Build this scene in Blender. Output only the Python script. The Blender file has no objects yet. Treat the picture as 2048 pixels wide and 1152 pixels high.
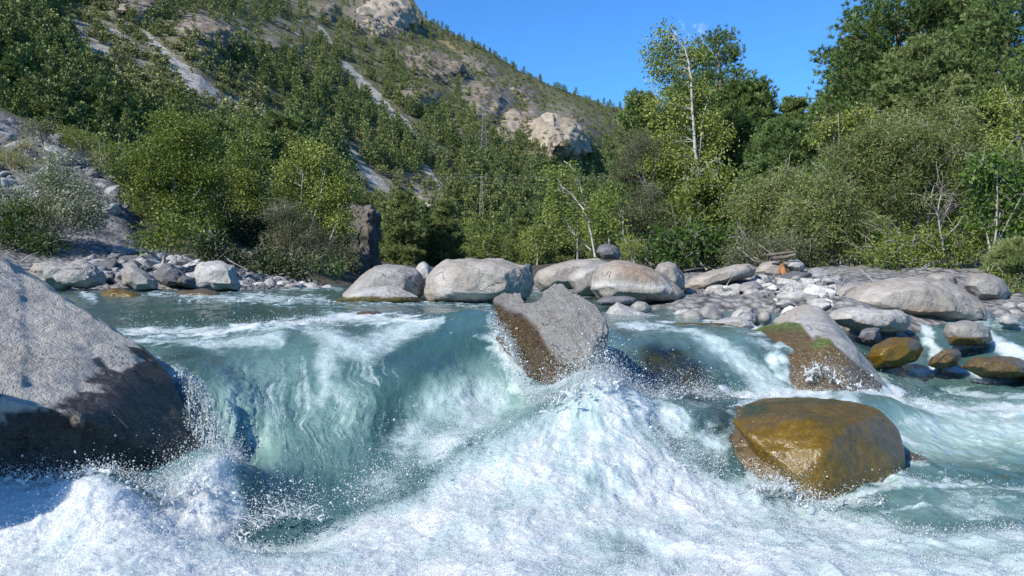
import bpy, bmesh, math, random
import numpy as np
from mathutils import Vector, Matrix

rng = np.random.default_rng(7)
random.seed(7)
C = bpy.context.scene.collection
SC = bpy.context.scene

# ------------------------------------------------------------------ camera
F = 1600.0                      # focal length in photo pixels
PITCH = math.atan(20 / F)       # looking very slightly down
cam_d = bpy.data.cameras.new('camera'); cam = bpy.data.objects.new('camera', cam_d)
C.objects.link(cam); SC.camera = cam
cam_d.sensor_width = 36; cam_d.lens = F / 2048 * 36
cam_d.clip_start = 0.05; cam_d.clip_end = 6000
cam.rotation_euler = (math.radians(90) - PITCH, 0, 0)
cp, sp = math.cos(PITCH), math.sin(PITCH)

def at(px, py, Y):
    """world point seen at photo pixel (px,py) at forward distance Y (arrays ok)"""
    px = np.asarray(px, float); py = np.asarray(py, float); Y = np.asarray(Y, float)
    dx = (px - 1024) / F; dz = (576 - py) / F
    wy = cp + dz * sp; wz = dz * cp - sp
    s = Y / wy
    return np.stack(np.broadcast_arrays(dx * s, Y, wz * s), -1)

def proj(P):
    P = np.asarray(P, float)
    y = P[..., 1] * cp - P[..., 2] * sp
    z = P[..., 1] * sp + P[..., 2] * cp
    return 1024 + F * P[..., 0] / y, 576 - F * z / y

# ------------------------------------------------------------------ noise
_r = np.random.default_rng(3)
_perm = np.concatenate([_r.permutation(256)] * 3).astype(np.int32)
_g3 = _r.normal(size=(256, 3)).astype(np.float32); _g3 /= np.linalg.norm(_g3, axis=1)[:, None]
_a = _r.uniform(0, 2 * np.pi, 256); _g2 = np.stack([np.cos(_a), np.sin(_a)], 1).astype(np.float32)

def pn2(x, y):
    x = np.asarray(x, np.float32); y = np.asarray(y, np.float32)
    xi = np.floor(x).astype(np.int32); yi = np.floor(y).astype(np.int32)
    xf = x - xi; yf = y - yi
    u = xf * xf * xf * (xf * (xf * 6 - 15) + 10); v = yf * yf * yf * (yf * (yf * 6 - 15) + 10)
    xi &= 255; yi &= 255
    def g(i, j):
        h = _perm[_perm[xi + i] + yi + j]
        return _g2[h, 0] * (xf - i) + _g2[h, 1] * (yf - j)
    a = g(0, 0); b = g(1, 0); c = g(0, 1); d = g(1, 1)
    return ((a + u * (b - a)) * (1 - v) + (c + u * (d - c)) * v) * 1.5

def pn3(x, y, z):
    x = np.asarray(x, np.float32); y = np.asarray(y, np.float32); z = np.asarray(z, np.float32)
    xi = np.floor(x).astype(np.int32); yi = np.floor(y).astype(np.int32); zi = np.floor(z).astype(np.int32)
    xf = x - xi; yf = y - yi; zf = z - zi
    u = xf * xf * (3 - 2 * xf); v = yf * yf * (3 - 2 * yf); w = zf * zf * (3 - 2 * zf)
    xi &= 255; yi &= 255; zi &= 255
    def g(i, j, k):
        h = _perm[_perm[_perm[xi + i] + yi + j] + zi + k]
        return _g3[h, 0] * (xf - i) + _g3[h, 1] * (yf - j) + _g3[h, 2] * (zf - k)
    def lerp(a, b, t): return a + t * (b - a)
    return 1.6 * lerp(lerp(lerp(g(0,0,0), g(1,0,0), u), lerp(g(0,1,0), g(1,1,0), u), v),
                lerp(lerp(g(0,0,1), g(1,0,1), u), lerp(g(0,1,1), g(1,1,1), u), v), w)

def fbm3(P, s, o=4, gain=.5, seed=0, ridged=False):
    out = 0; a = 1; t = 0
    for k in range(o):
        n = pn3(P[..., 0] * s + seed * 7.3 + k * 3.1, P[..., 1] * s + seed * 1.7, P[..., 2] * s + 5.2 * k)
        if ridged: n = 1 - 2 * np.abs(n)
        out = out + a * n; t += a; a *= gain; s *= 2.03
    return out / t

def fbm2(x, y, s, o=4, gain=.5, seed=0, ridged=False):
    out = 0; a = 1; t = 0
    for k in range(o):
        n = pn2(x * s + seed * 7.3 + k * 3.1, y * s + seed * 1.7 + 5.2 * k)
        if ridged: n = 1 - 2 * np.abs(n)
        out = out + a * n; t += a; a *= gain; s *= 2.03
    return out / t

def sstep(a, b, x):
    t = np.clip((x - a) / (b - a), 0, 1); return t * t * (3 - 2 * t)

def stroke(px, py, pts, w, soft=1.0):
    """0..1 mask round a polyline in photo pixels; w = half width (number or one per point)"""
    pts = np.asarray(pts, float); w = np.broadcast_to(np.asarray(w, float), (len(pts),))
    out = np.zeros(np.shape(px))
    for a, b, wa, wb in zip(pts[:-1], pts[1:], w[:-1], w[1:]):
        d = b - a; L = d @ d + 1e-9
        t = np.clip(((px - a[0]) * d[0] + (py - a[1]) * d[1]) / L, 0, 1)
        r = np.hypot(px - a[0] - t * d[0], py - a[1] - t * d[1]) / (wa + t * (wb - wa))
        out = np.maximum(out, np.exp(-(r ** 2) * soft))
    return out

def blob(px, py, cx, cy, rx, ry, rot=0):
    c, s = math.cos(math.radians(rot)), math.sin(math.radians(rot))
    u = ((px - cx) * c + (py - cy) * s) / rx; v = (-(px - cx) * s + (py - cy) * c) / ry
    return np.exp(-(u * u + v * v))

def polysd(px, py, poly):
    """signed distance (positive inside) to a polygon in photo pixels"""
    poly = np.asarray(poly, float); d = np.full(np.shape(px), 1e9); ins = np.zeros(np.shape(px), bool)
    for a, b in zip(poly, np.roll(poly, -1, 0)):
        e = b - a; t = np.clip(((px - a[0]) * e[0] + (py - a[1]) * e[1]) / (e @ e + 1e-9), 0, 1)
        d = np.minimum(d, np.hypot(px - a[0] - t * e[0], py - a[1] - t * e[1]))
        c = ((a[1] > py) != (b[1] > py)) & (px < (b[0] - a[0]) * (py - a[1]) / (b[1] - a[1] + 1e-12) + a[0])
        ins ^= c
    return np.where(ins, d, -d)

class RBF:
    def __init__(s, P, c=.3, lam=1e-4):
        P = np.asarray(P, float); s.P = P[:, :2]; s.c = c
        d = np.hypot(*(P[:, None, :2] - P[None, :, :2]).transpose(2, 0, 1))
        A = np.sqrt(d * d + c * c) + lam * np.eye(len(P))
        n = len(P); M = np.zeros((n + 3, n + 3)); M[:n, :n] = A; M[:n, n] = M[n, :n] = 1
        M[:n, n + 1:] = P[:, :2]; M[n + 1:, :n] = P[:, :2].T
        s.w = np.linalg.solve(M, np.concatenate([P[:, 2], [0, 0, 0]]))
    def __call__(s, x, y):
        x = np.asarray(x, float); sh = x.shape; x = x.ravel(); y = np.asarray(y, float).ravel()
        out = np.empty(len(x)); n = len(s.P)
        for i in range(0, len(x), 40000):
            X = x[i:i + 40000].astype(np.float32); Y = y[i:i + 40000].astype(np.float32)
            d = np.sqrt((X[:, None] - s.P[None, :, 0].astype(np.float32)) ** 2 + (Y[:, None] - s.P[None, :, 1].astype(np.float32)) ** 2 + s.c ** 2)
            out[i:i + 40000] = d @ s.w[:n].astype(np.float32) + s.w[n] + s.w[n + 1] * X + s.w[n + 2] * Y
        return out.reshape(sh)

# ------------------------------------------------------------------ meshes and tags
def mesh_from(name, V, faces, mats=(), midx=None, attrs=None, smooth=False):
    """faces: list of integer arrays (n,3) or (n,4)"""
    V = np.asarray(V, np.float32); faces = [np.asarray(f, np.int32) for f in faces if len(f)]
    me = bpy.data.meshes.new(name)
    nl = sum(f.size for f in faces); nf = sum(len(f) for f in faces)
    me.vertices.add(len(V)); me.loops.add(nl); me.polygons.add(nf)
    me.vertices.foreach_set('co', V.ravel())
    me.loops.foreach_set('vertex_index', np.concatenate([f.ravel() for f in faces]))
    tot = np.concatenate([np.full(len(f), f.shape[1], np.int32) for f in faces])
    me.polygons.foreach_set('loop_start', np.concatenate([[0], np.cumsum(tot)[:-1]]).astype(np.int32))
    me.polygons.foreach_set('use_smooth', np.full(nf, smooth, bool) if np.isscalar(smooth) else smooth)
    if midx is not None: me.polygons.foreach_set('material_index', np.asarray(midx, np.int32))
    for m in mats: me.materials.append(m)
    for k, a in (attrs or {}).items():
        at_ = me.attributes.new(k, 'FLOAT', 'POINT'); at_.data.foreach_set('value', np.asarray(a, np.float32))
    me.update(calc_edges=True)
    return me

class MB:
    """collects shapes into one mesh"""
    def __init__(s): s.V = []; s.F = {3: [], 4: []}; s.n = 0; s.A = []
    def add(s, V, Fc, v=.5):
        V = np.asarray(V, np.float32).reshape(-1, 3); Fc = np.asarray(Fc, np.int32)
        s.V.append(V); s.F[Fc.shape[1]].append(Fc + s.n); s.n += len(V)
        s.A.append(np.broadcast_to(np.asarray(v, np.float32), (len(V),)))
        return s
    def tube(s, P, R, k=5, v=.5):
        P = np.asarray(P, float); R = np.broadcast_to(np.asarray(R, float), (len(P),))
        T = np.gradient(P, axis=0); T /= np.linalg.norm(T, axis=1)[:, None] + 1e-9
        up = np.array([0, 0, 1.]) if abs(T[0, 2]) < .9 else np.array([1., 0, 0])
        A = np.cross(T, up); A /= np.linalg.norm(A, axis=1)[:, None] + 1e-9; B = np.cross(T, A)
        th = np.arange(k) * 2 * np.pi / k
        V = P[:, None] + R[:, None, None] * (np.cos(th)[None, :, None] * A[:, None] + np.sin(th)[None, :, None] * B[:, None])
        n = len(P); i = np.arange(n - 1)[:, None] * k; j = np.arange(k)[None]; j2 = (j + 1) % k
        Q = np.stack([i + j, i + j2, i + k + j2, i + k + j], -1).reshape(-1, 4)
        s.add(V.reshape(-1, 3), Q, v); base = s.n - n * k
        if k >= 4:
            for o in (0, (n - 1) * k):
                s.F[4].append(np.array([[base + o, base + o + 1, base + o + 2, base + o + 3]], np.int32)) if k == 4 else \
                    s.F[3].append(np.array([[base + o, base + o + q, base + o + q + 1] for q in range(1, k - 1)], np.int32))
        return s
    def box(s, a, b, v=.5):
        a = np.asarray(a, float); b = np.asarray(b, float)
        V = np.array([[(a, b)[i][0], (a, b)[j][1], (a, b)[k][2]] for i in (0, 1) for j in (0, 1) for k in (0, 1)])
        return s.add(V, [[0, 1, 3, 2], [4, 6, 7, 5], [0, 4, 5, 1], [2, 3, 7, 6], [0, 2, 6, 4], [1, 5, 7, 3]], v)
    def arrays(s):
        return (np.concatenate(s.V), [np.concatenate(f) for f in s.F.values() if f], np.concatenate(s.A))
    def mesh(s, name, mat, smooth=False, shift=None):
        V, Fs, A = s.arrays()
        if shift is not None: V = V - np.asarray(shift, np.float32)
        return mesh_from(name, V, Fs, [mat], attrs={'tint': A}, smooth=smooth)

def link(name, data, loc=(0, 0, 0), parent=None, label=None, cat=None, group=None, kind=None):
    o = bpy.data.objects.new(name, data); C.objects.link(o); o.location = [float(q) for q in loc]
    if parent is not None: o.parent = parent
    if label: o['label'] = label
    if cat: o['category'] = cat
    if group: o['group'] = group
    if kind: o['kind'] = kind
    return o

# ------------------------------------------------------------------ node helper
class NT:
    def __init__(s, name):
        s.m = bpy.data.materials.new(name); s.m.use_nodes = True; s.t = s.m.node_tree; s.t.nodes.clear()
        s.out = s.t.nodes.new('ShaderNodeOutputMaterial')
    def n(s, typ, ins=None, **kw):
        nd = s.t.nodes.new('ShaderNode' + typ)
        for k, v in kw.items(): setattr(nd, k, v)
        for k, v in (ins or {}).items():
            if isinstance(v, bpy.types.NodeSocket): s.t.links.new(v, nd.inputs[k])
            else: nd.inputs[k].default_value = v
        return nd
    def attr(s, name): return s.n('Attribute', attribute_name=name).outputs['Fac']
    def math(s, op, a, b=0.0, c=0.0, clamp=False):
        return s.n('Math', {0: a, 1: b, 2: c}, operation=op, use_clamp=clamp).outputs[0]
    def ramp(s, fac, stops, interp='LINEAR'):
        nd = s.n('ValToRGB', {0: fac}); cr = nd.color_ramp; cr.interpolation = interp
        while len(cr.elements) < len(stops): cr.elements.new(.5)
        for e, (p, c) in zip(cr.elements, stops):
            e.position = p; e.color = (*c, 1) if len(c) == 3 else c
        return nd.outputs[0]
    def mix(s, f, a, b, mode='MIX'):
        nd = s.n('Mix', data_type='RGBA', blend_type=mode)
        for i, v in ((0, f), (6, a), (7, b)):
            if isinstance(v, bpy.types.NodeSocket): s.t.links.new(v, nd.inputs[i])
            else: nd.inputs[i].default_value = v if i == 0 else ((*v, 1) if len(v) == 3 else v)
        return nd.outputs[2]
    def noise(s, scale, detail=4, rough=.55, vec=None, dist=0.0, typ='FBM'):
        i = {'Scale': scale, 'Detail': detail, 'Roughness': rough, 'Distortion': dist}
        if vec is not None: i['Vector'] = vec
        return s.n('TexNoise', i, noise_type=typ).outputs[0]
    def map_range(s, v, a, b, c=0.0, d=1.0, smooth=True):
        return s.n('MapRange', {0: v, 1: a, 2: b, 3: c, 4: d}, interpolation_type='SMOOTHSTEP' if smooth else 'LINEAR').outputs[0]
    def done(s, sh):
        s.t.links.new(sh, s.out.inputs[0]); return s.m

# ------------------------------------------------------------------ light
SUN = np.array([-.57, -.56, .60]); SUN /= np.linalg.norm(SUN)
w = bpy.data.worlds.new('World'); SC.world = w; w.use_nodes = True
wn = w.node_tree; bg = wn.nodes['Background']
sky = wn.nodes.new('ShaderNodeTexSky'); sky.sky_type = 'NISHITA'; sky.sun_disc = False
sky.sun_elevation = math.asin(SUN[2]); sky.sun_rotation = math.atan2(SUN[0], SUN[1])
sky.altitude = 1000; sky.air_density = 1.0; sky.dust_density = .3; sky.ozone_density = 3.0
# a wisp of cloud over the birch
tc = wn.nodes.new('ShaderNodeTexCoord')
d0 = at(1374, 66, 1.0); d0 = d0 / np.linalg.norm(d0)
vs = wn.nodes.new('ShaderNodeVectorMath'); vs.operation = 'DISTANCE'
wn.links.new(tc.outputs['Generated'], vs.inputs[0]); vs.inputs[1].default_value = d0
mr = wn.nodes.new('ShaderNodeMapRange'); mr.inputs[1].default_value = .003; mr.inputs[2].default_value = .026; mr.inputs[3].default_value = 1; mr.inputs[4].default_value = 0
wn.links.new(vs.outputs['Value'], mr.inputs[0])
nz = wn.nodes.new('ShaderNodeTexNoise'); nz.inputs['Scale'].default_value = 60; nz.inputs['Detail'].default_value = 5
wn.links.new(tc.outputs['Generated'], nz.inputs['Vector'])
m2 = wn.nodes.new('ShaderNodeMapRange'); m2.inputs[1].default_value = .52; m2.inputs[2].default_value = .75
wn.links.new(nz.outputs[0], m2.inputs[0])
mm = wn.nodes.new('ShaderNodeMath'); mm.operation = 'MULTIPLY'; wn.links.new(mr.outputs[0], mm.inputs[0]); wn.links.new(m2.outputs[0], mm.inputs[1])
SKY_S = .106
tint = wn.nodes.new('ShaderNodeMix'); tint.data_type = 'RGBA'; tint.blend_type = 'MULTIPLY'; tint.inputs[0].default_value = 1
tint.inputs[7].default_value = (.47, .98, 1.46, 1); wn.links.new(sky.outputs[0], tint.inputs[6])
cm = wn.nodes.new('ShaderNodeMix'); cm.data_type = 'RGBA'; cm.inputs[7].default_value = (7, 7.4, 8, 1)
wn.links.new(mm.outputs[0], cm.inputs[0]); wn.links.new(tint.outputs[2], cm.inputs[6]); wn.links.new(cm.outputs[2], bg.inputs['Color'])
bg.inputs['Strength'].default_value = SKY_S
sd = bpy.data.lights.new('sun', 'SUN'); sd.energy = 4.9; sd.angle = math.radians(.55); sd.color = (1, .94, .84)
so = bpy.data.objects.new('sun', sd); C.objects.link(so)
so.rotation_euler = Vector(SUN).to_track_quat('Z', 'Y').to_euler(); so.location = (-20, -10, 20)
SC.view_settings.view_transform = 'Standard'; SC.view_settings.look = 'None'
SC.view_settings.exposure = 0.5; SC.view_settings.gamma = 1
SC.cycles.use_denoising = True; SC.cycles.denoiser = 'OPENIMAGEDENOISE'
SC.cycles.max_bounces = 6; SC.cycles.transparent_max_bounces = 12; SC.cycles.caustics_reflective = False; SC.cycles.caustics_refractive = False
SC.cycles.sample_clamp_indirect = 6
# ------------------------------------------------------------------ materials
def rock_mat(name, c1, c2, scale=3.0, band=0.0, band_dir=(.3, .2, 1), band_scale=9.0, bump=.85, dark=(.05, .043, .036), rust=(.28, .13, .05),
             algae=(.15, .085, .006), algae2=(.05, .075, .008), warm=(.34, .26, .18)):
    m = NT(name); co = m.n('TexCoord').outputs['Object']
    n1 = m.noise(scale, 6, .6, co); n2 = m.noise(scale * 9, 5, .65, co); n3 = m.noise(scale * 40, 3, .6, co)
    col = m.ramp(n1, [(.3, c1), (.52, tuple(.5 * (a + b) for a, b in zip(c1, c2))), (.7, c2)])
    col = m.mix(m.map_range(m.noise(scale * .7, 3, .5, m.n('VectorMath', {0: co, 1: (3, 7, 1)}, operation='ADD').outputs[0]), .5, .72, 0, .45), col, warm)
    col = m.mix(m.map_range(n2, .45, .75, 0, .45), col, tuple(q * .45 for q in c1))
    col = m.mix(m.map_range(n3, .55, .72, 0, .20), col, tuple(min(.62, q * 1.5) for q in c2))
    bh = m.math('ADD', m.math('MULTIPLY', n2, .6), m.math('MULTIPLY', n3, .3))
    if band:
        dv = m.n('VectorMath', {0: co, 1: band_dir}, operation='DOT_PRODUCT').outputs['Value']
        dw = m.math('ADD', dv, m.math('MULTIPLY', n1, .22))
        bn = m.n('TexNoise', {'W': m.math('MULTIPLY', dw, band_scale), 'Scale': 1.0, 'Detail': 5, 'Roughness': .7}, noise_dimensions='1D').outputs[0]
        col = m.mix(m.map_range(bn, .5, .7, 0, band), col, tuple(min(.6, q * 1.45) for q in c2))
        col = m.mix(m.map_range(bn, .5, .3, 0, band), col, tuple(q * .55 for q in c1))
        bh = m.math('ADD', bh, m.math('MULTIPLY', bn, .5))
    # thin dark cracks
    vor = m.n('TexVoronoi', {'Vector': m.n('VectorMath', {0: co, 1: m.n('TexNoise', {'Vector': co, 'Scale': scale * 2, 'Detail': 4}).outputs[1]}, operation='ADD').outputs[0], 'Scale': scale * .55}, feature='DISTANCE_TO_EDGE').outputs['Distance']
    crack = m.map_range(vor, .0, .014, 1, 0)
    crack = m.math('MULTIPLY', crack, m.map_range(n1, .5, .62, 0, .55))
    col = m.mix(crack, col, (.03, .027, .024))
    pale = m.attr('pale'); ru = m.attr('rust'); wet = m.attr('wet'); al = m.attr('algae'); gr = m.attr('green')
    col = m.mix(m.math('MULTIPLY', pale, m.map_range(n2, .3, .6, .6, 1.0)), col, (.58, .56, .53))
    col = m.mix(m.math('MULTIPLY', ru, m.map_range(n2, .3, .65, .5, 1.0)), col, rust)
    wetc = m.mix(m.map_range(n2, .35, .65), dark, tuple(q * 2.4 for q in dark))
    col = m.mix(wet, col, wetc)
    alc = m.mix(m.map_range(m.math('ADD', m.math('MULTIPLY', m.noise(scale * 5, 6, .7, co), .5), m.math('MULTIPLY', m.noise(scale * 22, 4, .7, co), .5)), .30, .72), algae, tuple(q * .30 for q in algae))
    col = m.mix(al, col, alc); col = m.mix(m.math('MULTIPLY', gr, m.map_range(n2, .35, .6, .35, 1.0)), col, algae2)
    ww = m.math('MAXIMUM', wet, m.math('MULTIPLY', al, .9))
    rough = m.math('ADD', m.map_range(ww, 0, 1, .85, .15, smooth=False), m.map_range(n2, .4, .7, 0, .16))
    b = m.n('Bump', {'Strength': bump, 'Distance': .045, 'Height': m.math('SUBTRACT', bh, m.math('MULTIPLY', crack, 1.2))})
    p = m.n('BsdfPrincipled', {'Base Color': col, 'Roughness': rough, 'Normal': b.outputs[0], 'Specular IOR Level': m.map_range(ww, 0, 1, .25, .55, smooth=False)})
    return m.done(p.outputs[0])

M = {}
M['grey'] = rock_mat('grey_river_stone', (.205, .195, .182), (.375, .36, .335), 2.2, .25)
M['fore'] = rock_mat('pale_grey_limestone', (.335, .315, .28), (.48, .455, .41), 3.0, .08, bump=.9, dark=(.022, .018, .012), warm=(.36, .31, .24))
M['mid'] = rock_mat('grey_schist', (.30, .283, .255), (.48, .455, .415), 5.0, .3, (.9, .1, .55), 11, 1.3, dark=(.075, .050, .028), rust=(.10, .028, .008))
M['tan'] = rock_mat('tan_grey_stone', (.24, .215, .185), (.40, .365, .325), 1.8, .3, warm=(.42, .29, .18))
M['pale'] = rock_mat('pale_stone', (.33, .32, .30), (.53, .515, .485), 3.0, .15)
M['slate'] = rock_mat('dark_slate', (.10, .10, .105), (.23, .23, .24), 3.0, .4, warm=(.22, .19, .16))
M['golden'] = rock_mat('algae_covered_stone', (.20, .18, .15), (.3, .28, .25), 3.5, .1, bump=.3, algae=(.165, .098, .004), algae2=(.018, .04, .008), dark=(.07, .05, .026))
M['drowned'] = rock_mat('drowned_brown_stone', (.20, .16, .10), (.28, .22, .14), 3.5, .1, bump=.4, algae=(.20, .12, .02), dark=(.052, .038, .020))
M['moss'] = rock_mat('mossy_stone', (.25, .245, .235), (.40, .395, .38), 2.6, .15, algae=(.15, .085, .006), algae2=(.075, .12, .006), dark=(.10, .075, .045))
M['cliff'] = rock_mat('weathered_cliff', (.055, .051, .047), (.155, .142, .125), .7, .35, (.2, .1, 1), 1.2, 1.0, warm=(.17, .145, .115))

def leaf_mat(name, dark, mid, light, trans=.35, scale=.9, rough=.5):
    m = NT(name); co = m.n('TexCoord').outputs['Object']
    f = m.math('ADD', m.math('MULTIPLY', m.attr('tint'), .65), m.math('MULTIPLY', m.noise(scale, 3, .5, co), .4))
    oi = m.n('ObjectInfo').outputs['Random']
    f = m.math('ADD', f, m.math('MULTIPLY', m.math('SUBTRACT', oi, .5), .22))
    col = m.ramp(f, [(.2, dark), (.5, mid), (.85, light)])
    p = m.n('BsdfPrincipled', {'Base Color': col, 'Roughness': rough, 'Specular IOR Level': .3})
    t = m.n('BsdfTranslucent', {'Color': m.mix(.5, col, (.16, .2, .02))})
    return m.done(m.n('MixShader', {0: trans, 1: p.outputs[0], 2: t.outputs[0]}).outputs[0])

M['leaf_alder'] = leaf_mat('alder_leaves', (.06, .10, .018), (.145, .20, .034), (.27, .32, .065))
M['leaf_birch'] = leaf_mat('birch_leaves', (0.076, 0.117, 0.025), (0.179, 0.235, 0.048), (0.359, 0.386, 0.097))
M['leaf_willow'] = leaf_mat('willow_leaves', (.085, .115, .036), (.17, .21, .065), (.30, .33, .125))
M['leaf_silver'] = leaf_mat('silver_willow_leaves', (0.124, 0.152, 0.083), (0.276, 0.304, 0.193), (0.552, 0.580, 0.414))
M['leaf_dark'] = leaf_mat('dark_shrub_leaves', (0.028, 0.062, 0.014), (0.069, 0.131, 0.025), (0.166, 0.248, 0.041))
M['leaf_shade'] = leaf_mat('shade_darkened_leaves', (.014, .030, .010), (.034, .060, .018), (.075, .11, .03), .15)  # leaf colours darkened to paint in the deep shade under the left alders
M['leaf_grey'] = leaf_mat('dry_grey_leaves', (.075, .088, .042), (.14, .15, .075), (.22, .225, .12))
M['leaf_yellow'] = leaf_mat('yellow_green_leaves', (.09, .125, .022), (.19, .235, .04), (.33, .36, .08))
M['needle'] = leaf_mat('pine_needles', (.054, .092, .028), (.125, .192, .058), (.245, .315, .115), .25)
M['needle_old'] = leaf_mat('pine_needles', (0.039, 0.076, 0.030), (0.094, 0.155, 0.058), (0.193, 0.262, 0.103), .22)
M['needle_light'] = leaf_mat('light_pine_needles', (.07, .11, .036), (.16, .21, .07), (.29, .33, .13), .25)
M['needle_light_old'] = leaf_mat('light_pine_needles', (0.062, 0.103, 0.034), (0.138, 0.200, 0.069), (0.262, 0.317, 0.124), .22)
M['far_needle'] = leaf_mat('distant_conifer_needles', (.045, .072, .024), (.11, .15, .046), (.225, .26, .09), .15, .25)
M['far_needle_old'] = leaf_mat('distant_conifer_needles', (0.030, 0.062, 0.025), (0.080, 0.127, 0.044), (0.166, 0.214, 0.076), .15, .25)
M['far_leaf'] = leaf_mat('distant_shrub_leaves', (.08, .10, .035), (.155, .175, .062), (.25, .26, .105), .2, .25)
M['far_leaf_old'] = leaf_mat('distant_shrub_leaves', (0.069, 0.097, 0.028), (0.138, 0.172, 0.052), (0.235, 0.262, 0.090), .2, .25)
M['grass'] = leaf_mat('dry_grass', (0.138, 0.152, 0.034), (0.304, 0.276, 0.083), (0.497, 0.400, 0.152), .3)
M['grass_green'] = leaf_mat('green_grass', (0.110, 0.193, 0.017), (0.221, 0.345, 0.028), (0.345, 0.469, 0.055), .3)

def bark_mat(name, a, b, scale=8, birch=False):
    m = NT(name); co = m.n('TexCoord').outputs['Object']
    st = m.n('Mapping', {'Vector': co, 'Scale': (1, 1, 3.0 if birch else .3)}).outputs[0]
    n = m.noise(scale, 5, .65, st)
    col = m.ramp(n, [(.35, a), (.48 if birch else .65, b)])
    bp = m.n('Bump', {'Strength': .5, 'Distance': .02, 'Height': n})
    return m.done(m.n('BsdfPrincipled', {'Base Color': col, 'Roughness': .8, 'Normal': bp.outputs[0]}).outputs[0])
M['bark'] = bark_mat('brown_bark', (.06, .045, .035), (.16, .13, .10))
M['bark_grey'] = bark_mat('grey_bark', (.16, .14, .12), (.34, .31, .27))
M['bark_birch'] = bark_mat('white_birch_bark', (.10, .09, .08), (.37, .355, .32), 5, True)
M['bark_pine'] = bark_mat('pine_bark', (.08, .05, .035), (.24, .15, .10))
M['dead_wood'] = bark_mat('bleached_dead_wood', (.16, .14, .115), (.34, .31, .27))
M['rust_wood'] = bark_mat('rotten_orange_wood', (.14, .06, .02), (.36, .18, .06))

def metal(name, c):
    m = NT(name); co = m.n('TexCoord').outputs['Object']
    col = m.mix(m.noise(1.5, 3, .5, co), tuple(q * .8 for q in c), c)
    return m.done(m.n('BsdfPrincipled', {'Base Color': col, 'Roughness': .5, 'Metallic': .3}).outputs[0])
M['steel'] = metal('galvanised_steel', (.5, .51, .52)); M['tan_steel'] = metal('weathered_tan_pole', (.55, .48, .36)); M['cable'] = metal('power_cable', (.42, .43, .42))

def water_mat():
    m = NT('turquoise_meltwater'); pos = m.n('NewGeometry').outputs['Position']
    foam = m.attr('foam'); clear = m.attr('clear'); milk = m.attr('milk')
    n1 = m.noise(26, 5, .6, pos); n2 = m.noise(90, 4, .6, pos)
    ff = m.math('ADD', foam, m.math('MULTIPLY', m.math('SUBTRACT', m.math('ADD', m.math('MULTIPLY', n1, .5), m.math('MULTIPLY', n2, .5)), .5), .55), clamp=True)
    ff = m.mix(m.map_range(foam, .02, .18), foam, ff)
    base = m.ramp(milk, [(0, (.014, .042, .044)), (.35, (.042, .098, .098)), (.7, (.14, .235, .215)), (1, (.33, .45, .41))])
    col = m.mix(m.map_range(ff, .18, .62), base, (.40, .50, .50))
    col = m.mix(m.map_range(ff, .5, .95), col, (.62, .645, .65))
    rough = m.map_range(ff, .25, .8, .06, .30)
    h = m.math('ADD', m.math('MULTIPLY', n1, .5), m.math('MULTIPLY', n2, .35))
    w1 = m.noise(11, 5, .6, m.n('Mapping', {'Vector': pos, 'Scale': (1, .55, 1)}).outputs[0], .6)
    h2 = m.math('ADD', m.math('MULTIPLY', w1, .9), m.math('MULTIPLY', m.math('MULTIPLY', h, ff), 1.4))
    b = m.n('Bump', {'Strength': .6, 'Distance': .03, 'Height': h2})
    p = m.n('BsdfPrincipled', {'Base Color': col, 'Roughness': rough, 'IOR': 1.33, 'Normal': b.outputs[0], 'Specular IOR Level': .5,
                               'Subsurface Weight': m.map_range(ff, .3, .7, 0, .85), 'Subsurface Radius': (.9, 1.0, 1.1), 'Subsurface Scale': .045})
    tr = m.n('BsdfTransparent', {'Color': (.62, .70, .62, 1)}); gl = m.n('BsdfGlossy', {'Roughness': .07, 'Normal': b.outputs[0]})
    fr = m.n('Fresnel', {'IOR': 1.33, 'Normal': b.outputs[0]}).outputs[0]
    film = m.n('MixShader', {0: fr, 1: tr.outputs[0], 2: gl.outputs[0]}).outputs[0]
    cl = m.math('MULTIPLY', clear, m.map_range(ff, .25, .6, 1, 0))
    return m.done(m.n('MixShader', {0: cl, 1: p.outputs[0], 2: film}).outputs[0])
M['water'] = water_mat()
def spray_mat():
    m = NT('white_spray'); pos = m.n('NewGeometry').outputs['Position']
    n = m.noise(60, 4, .6, pos)
    b = m.n('Bump', {'Strength': .5, 'Distance': .01, 'Height': n})
    p = m.n('BsdfPrincipled', {'Base Color': (.76, .78, .77, 1), 'Roughness': .2, 'IOR': 1.33, 'Normal': b.outputs[0]})
    t = m.n('BsdfTranslucent', {'Color': (.8, .86, .88, 1)})
    return m.done(m.n('MixShader', {0: .45, 1: p.outputs[0], 2: t.outputs[0]}).outputs[0])
M['spray'] = spray_mat()
def drop_mat():
    m = NT('water_drops')
    p = m.n('BsdfPrincipled', {'Base Color': (.93, .96, .97, 1), 'Roughness': .04, 'IOR': 1.33, 'Transmission Weight': .8})
    return m.done(p.outputs[0])
M['drop'] = drop_mat()

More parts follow.
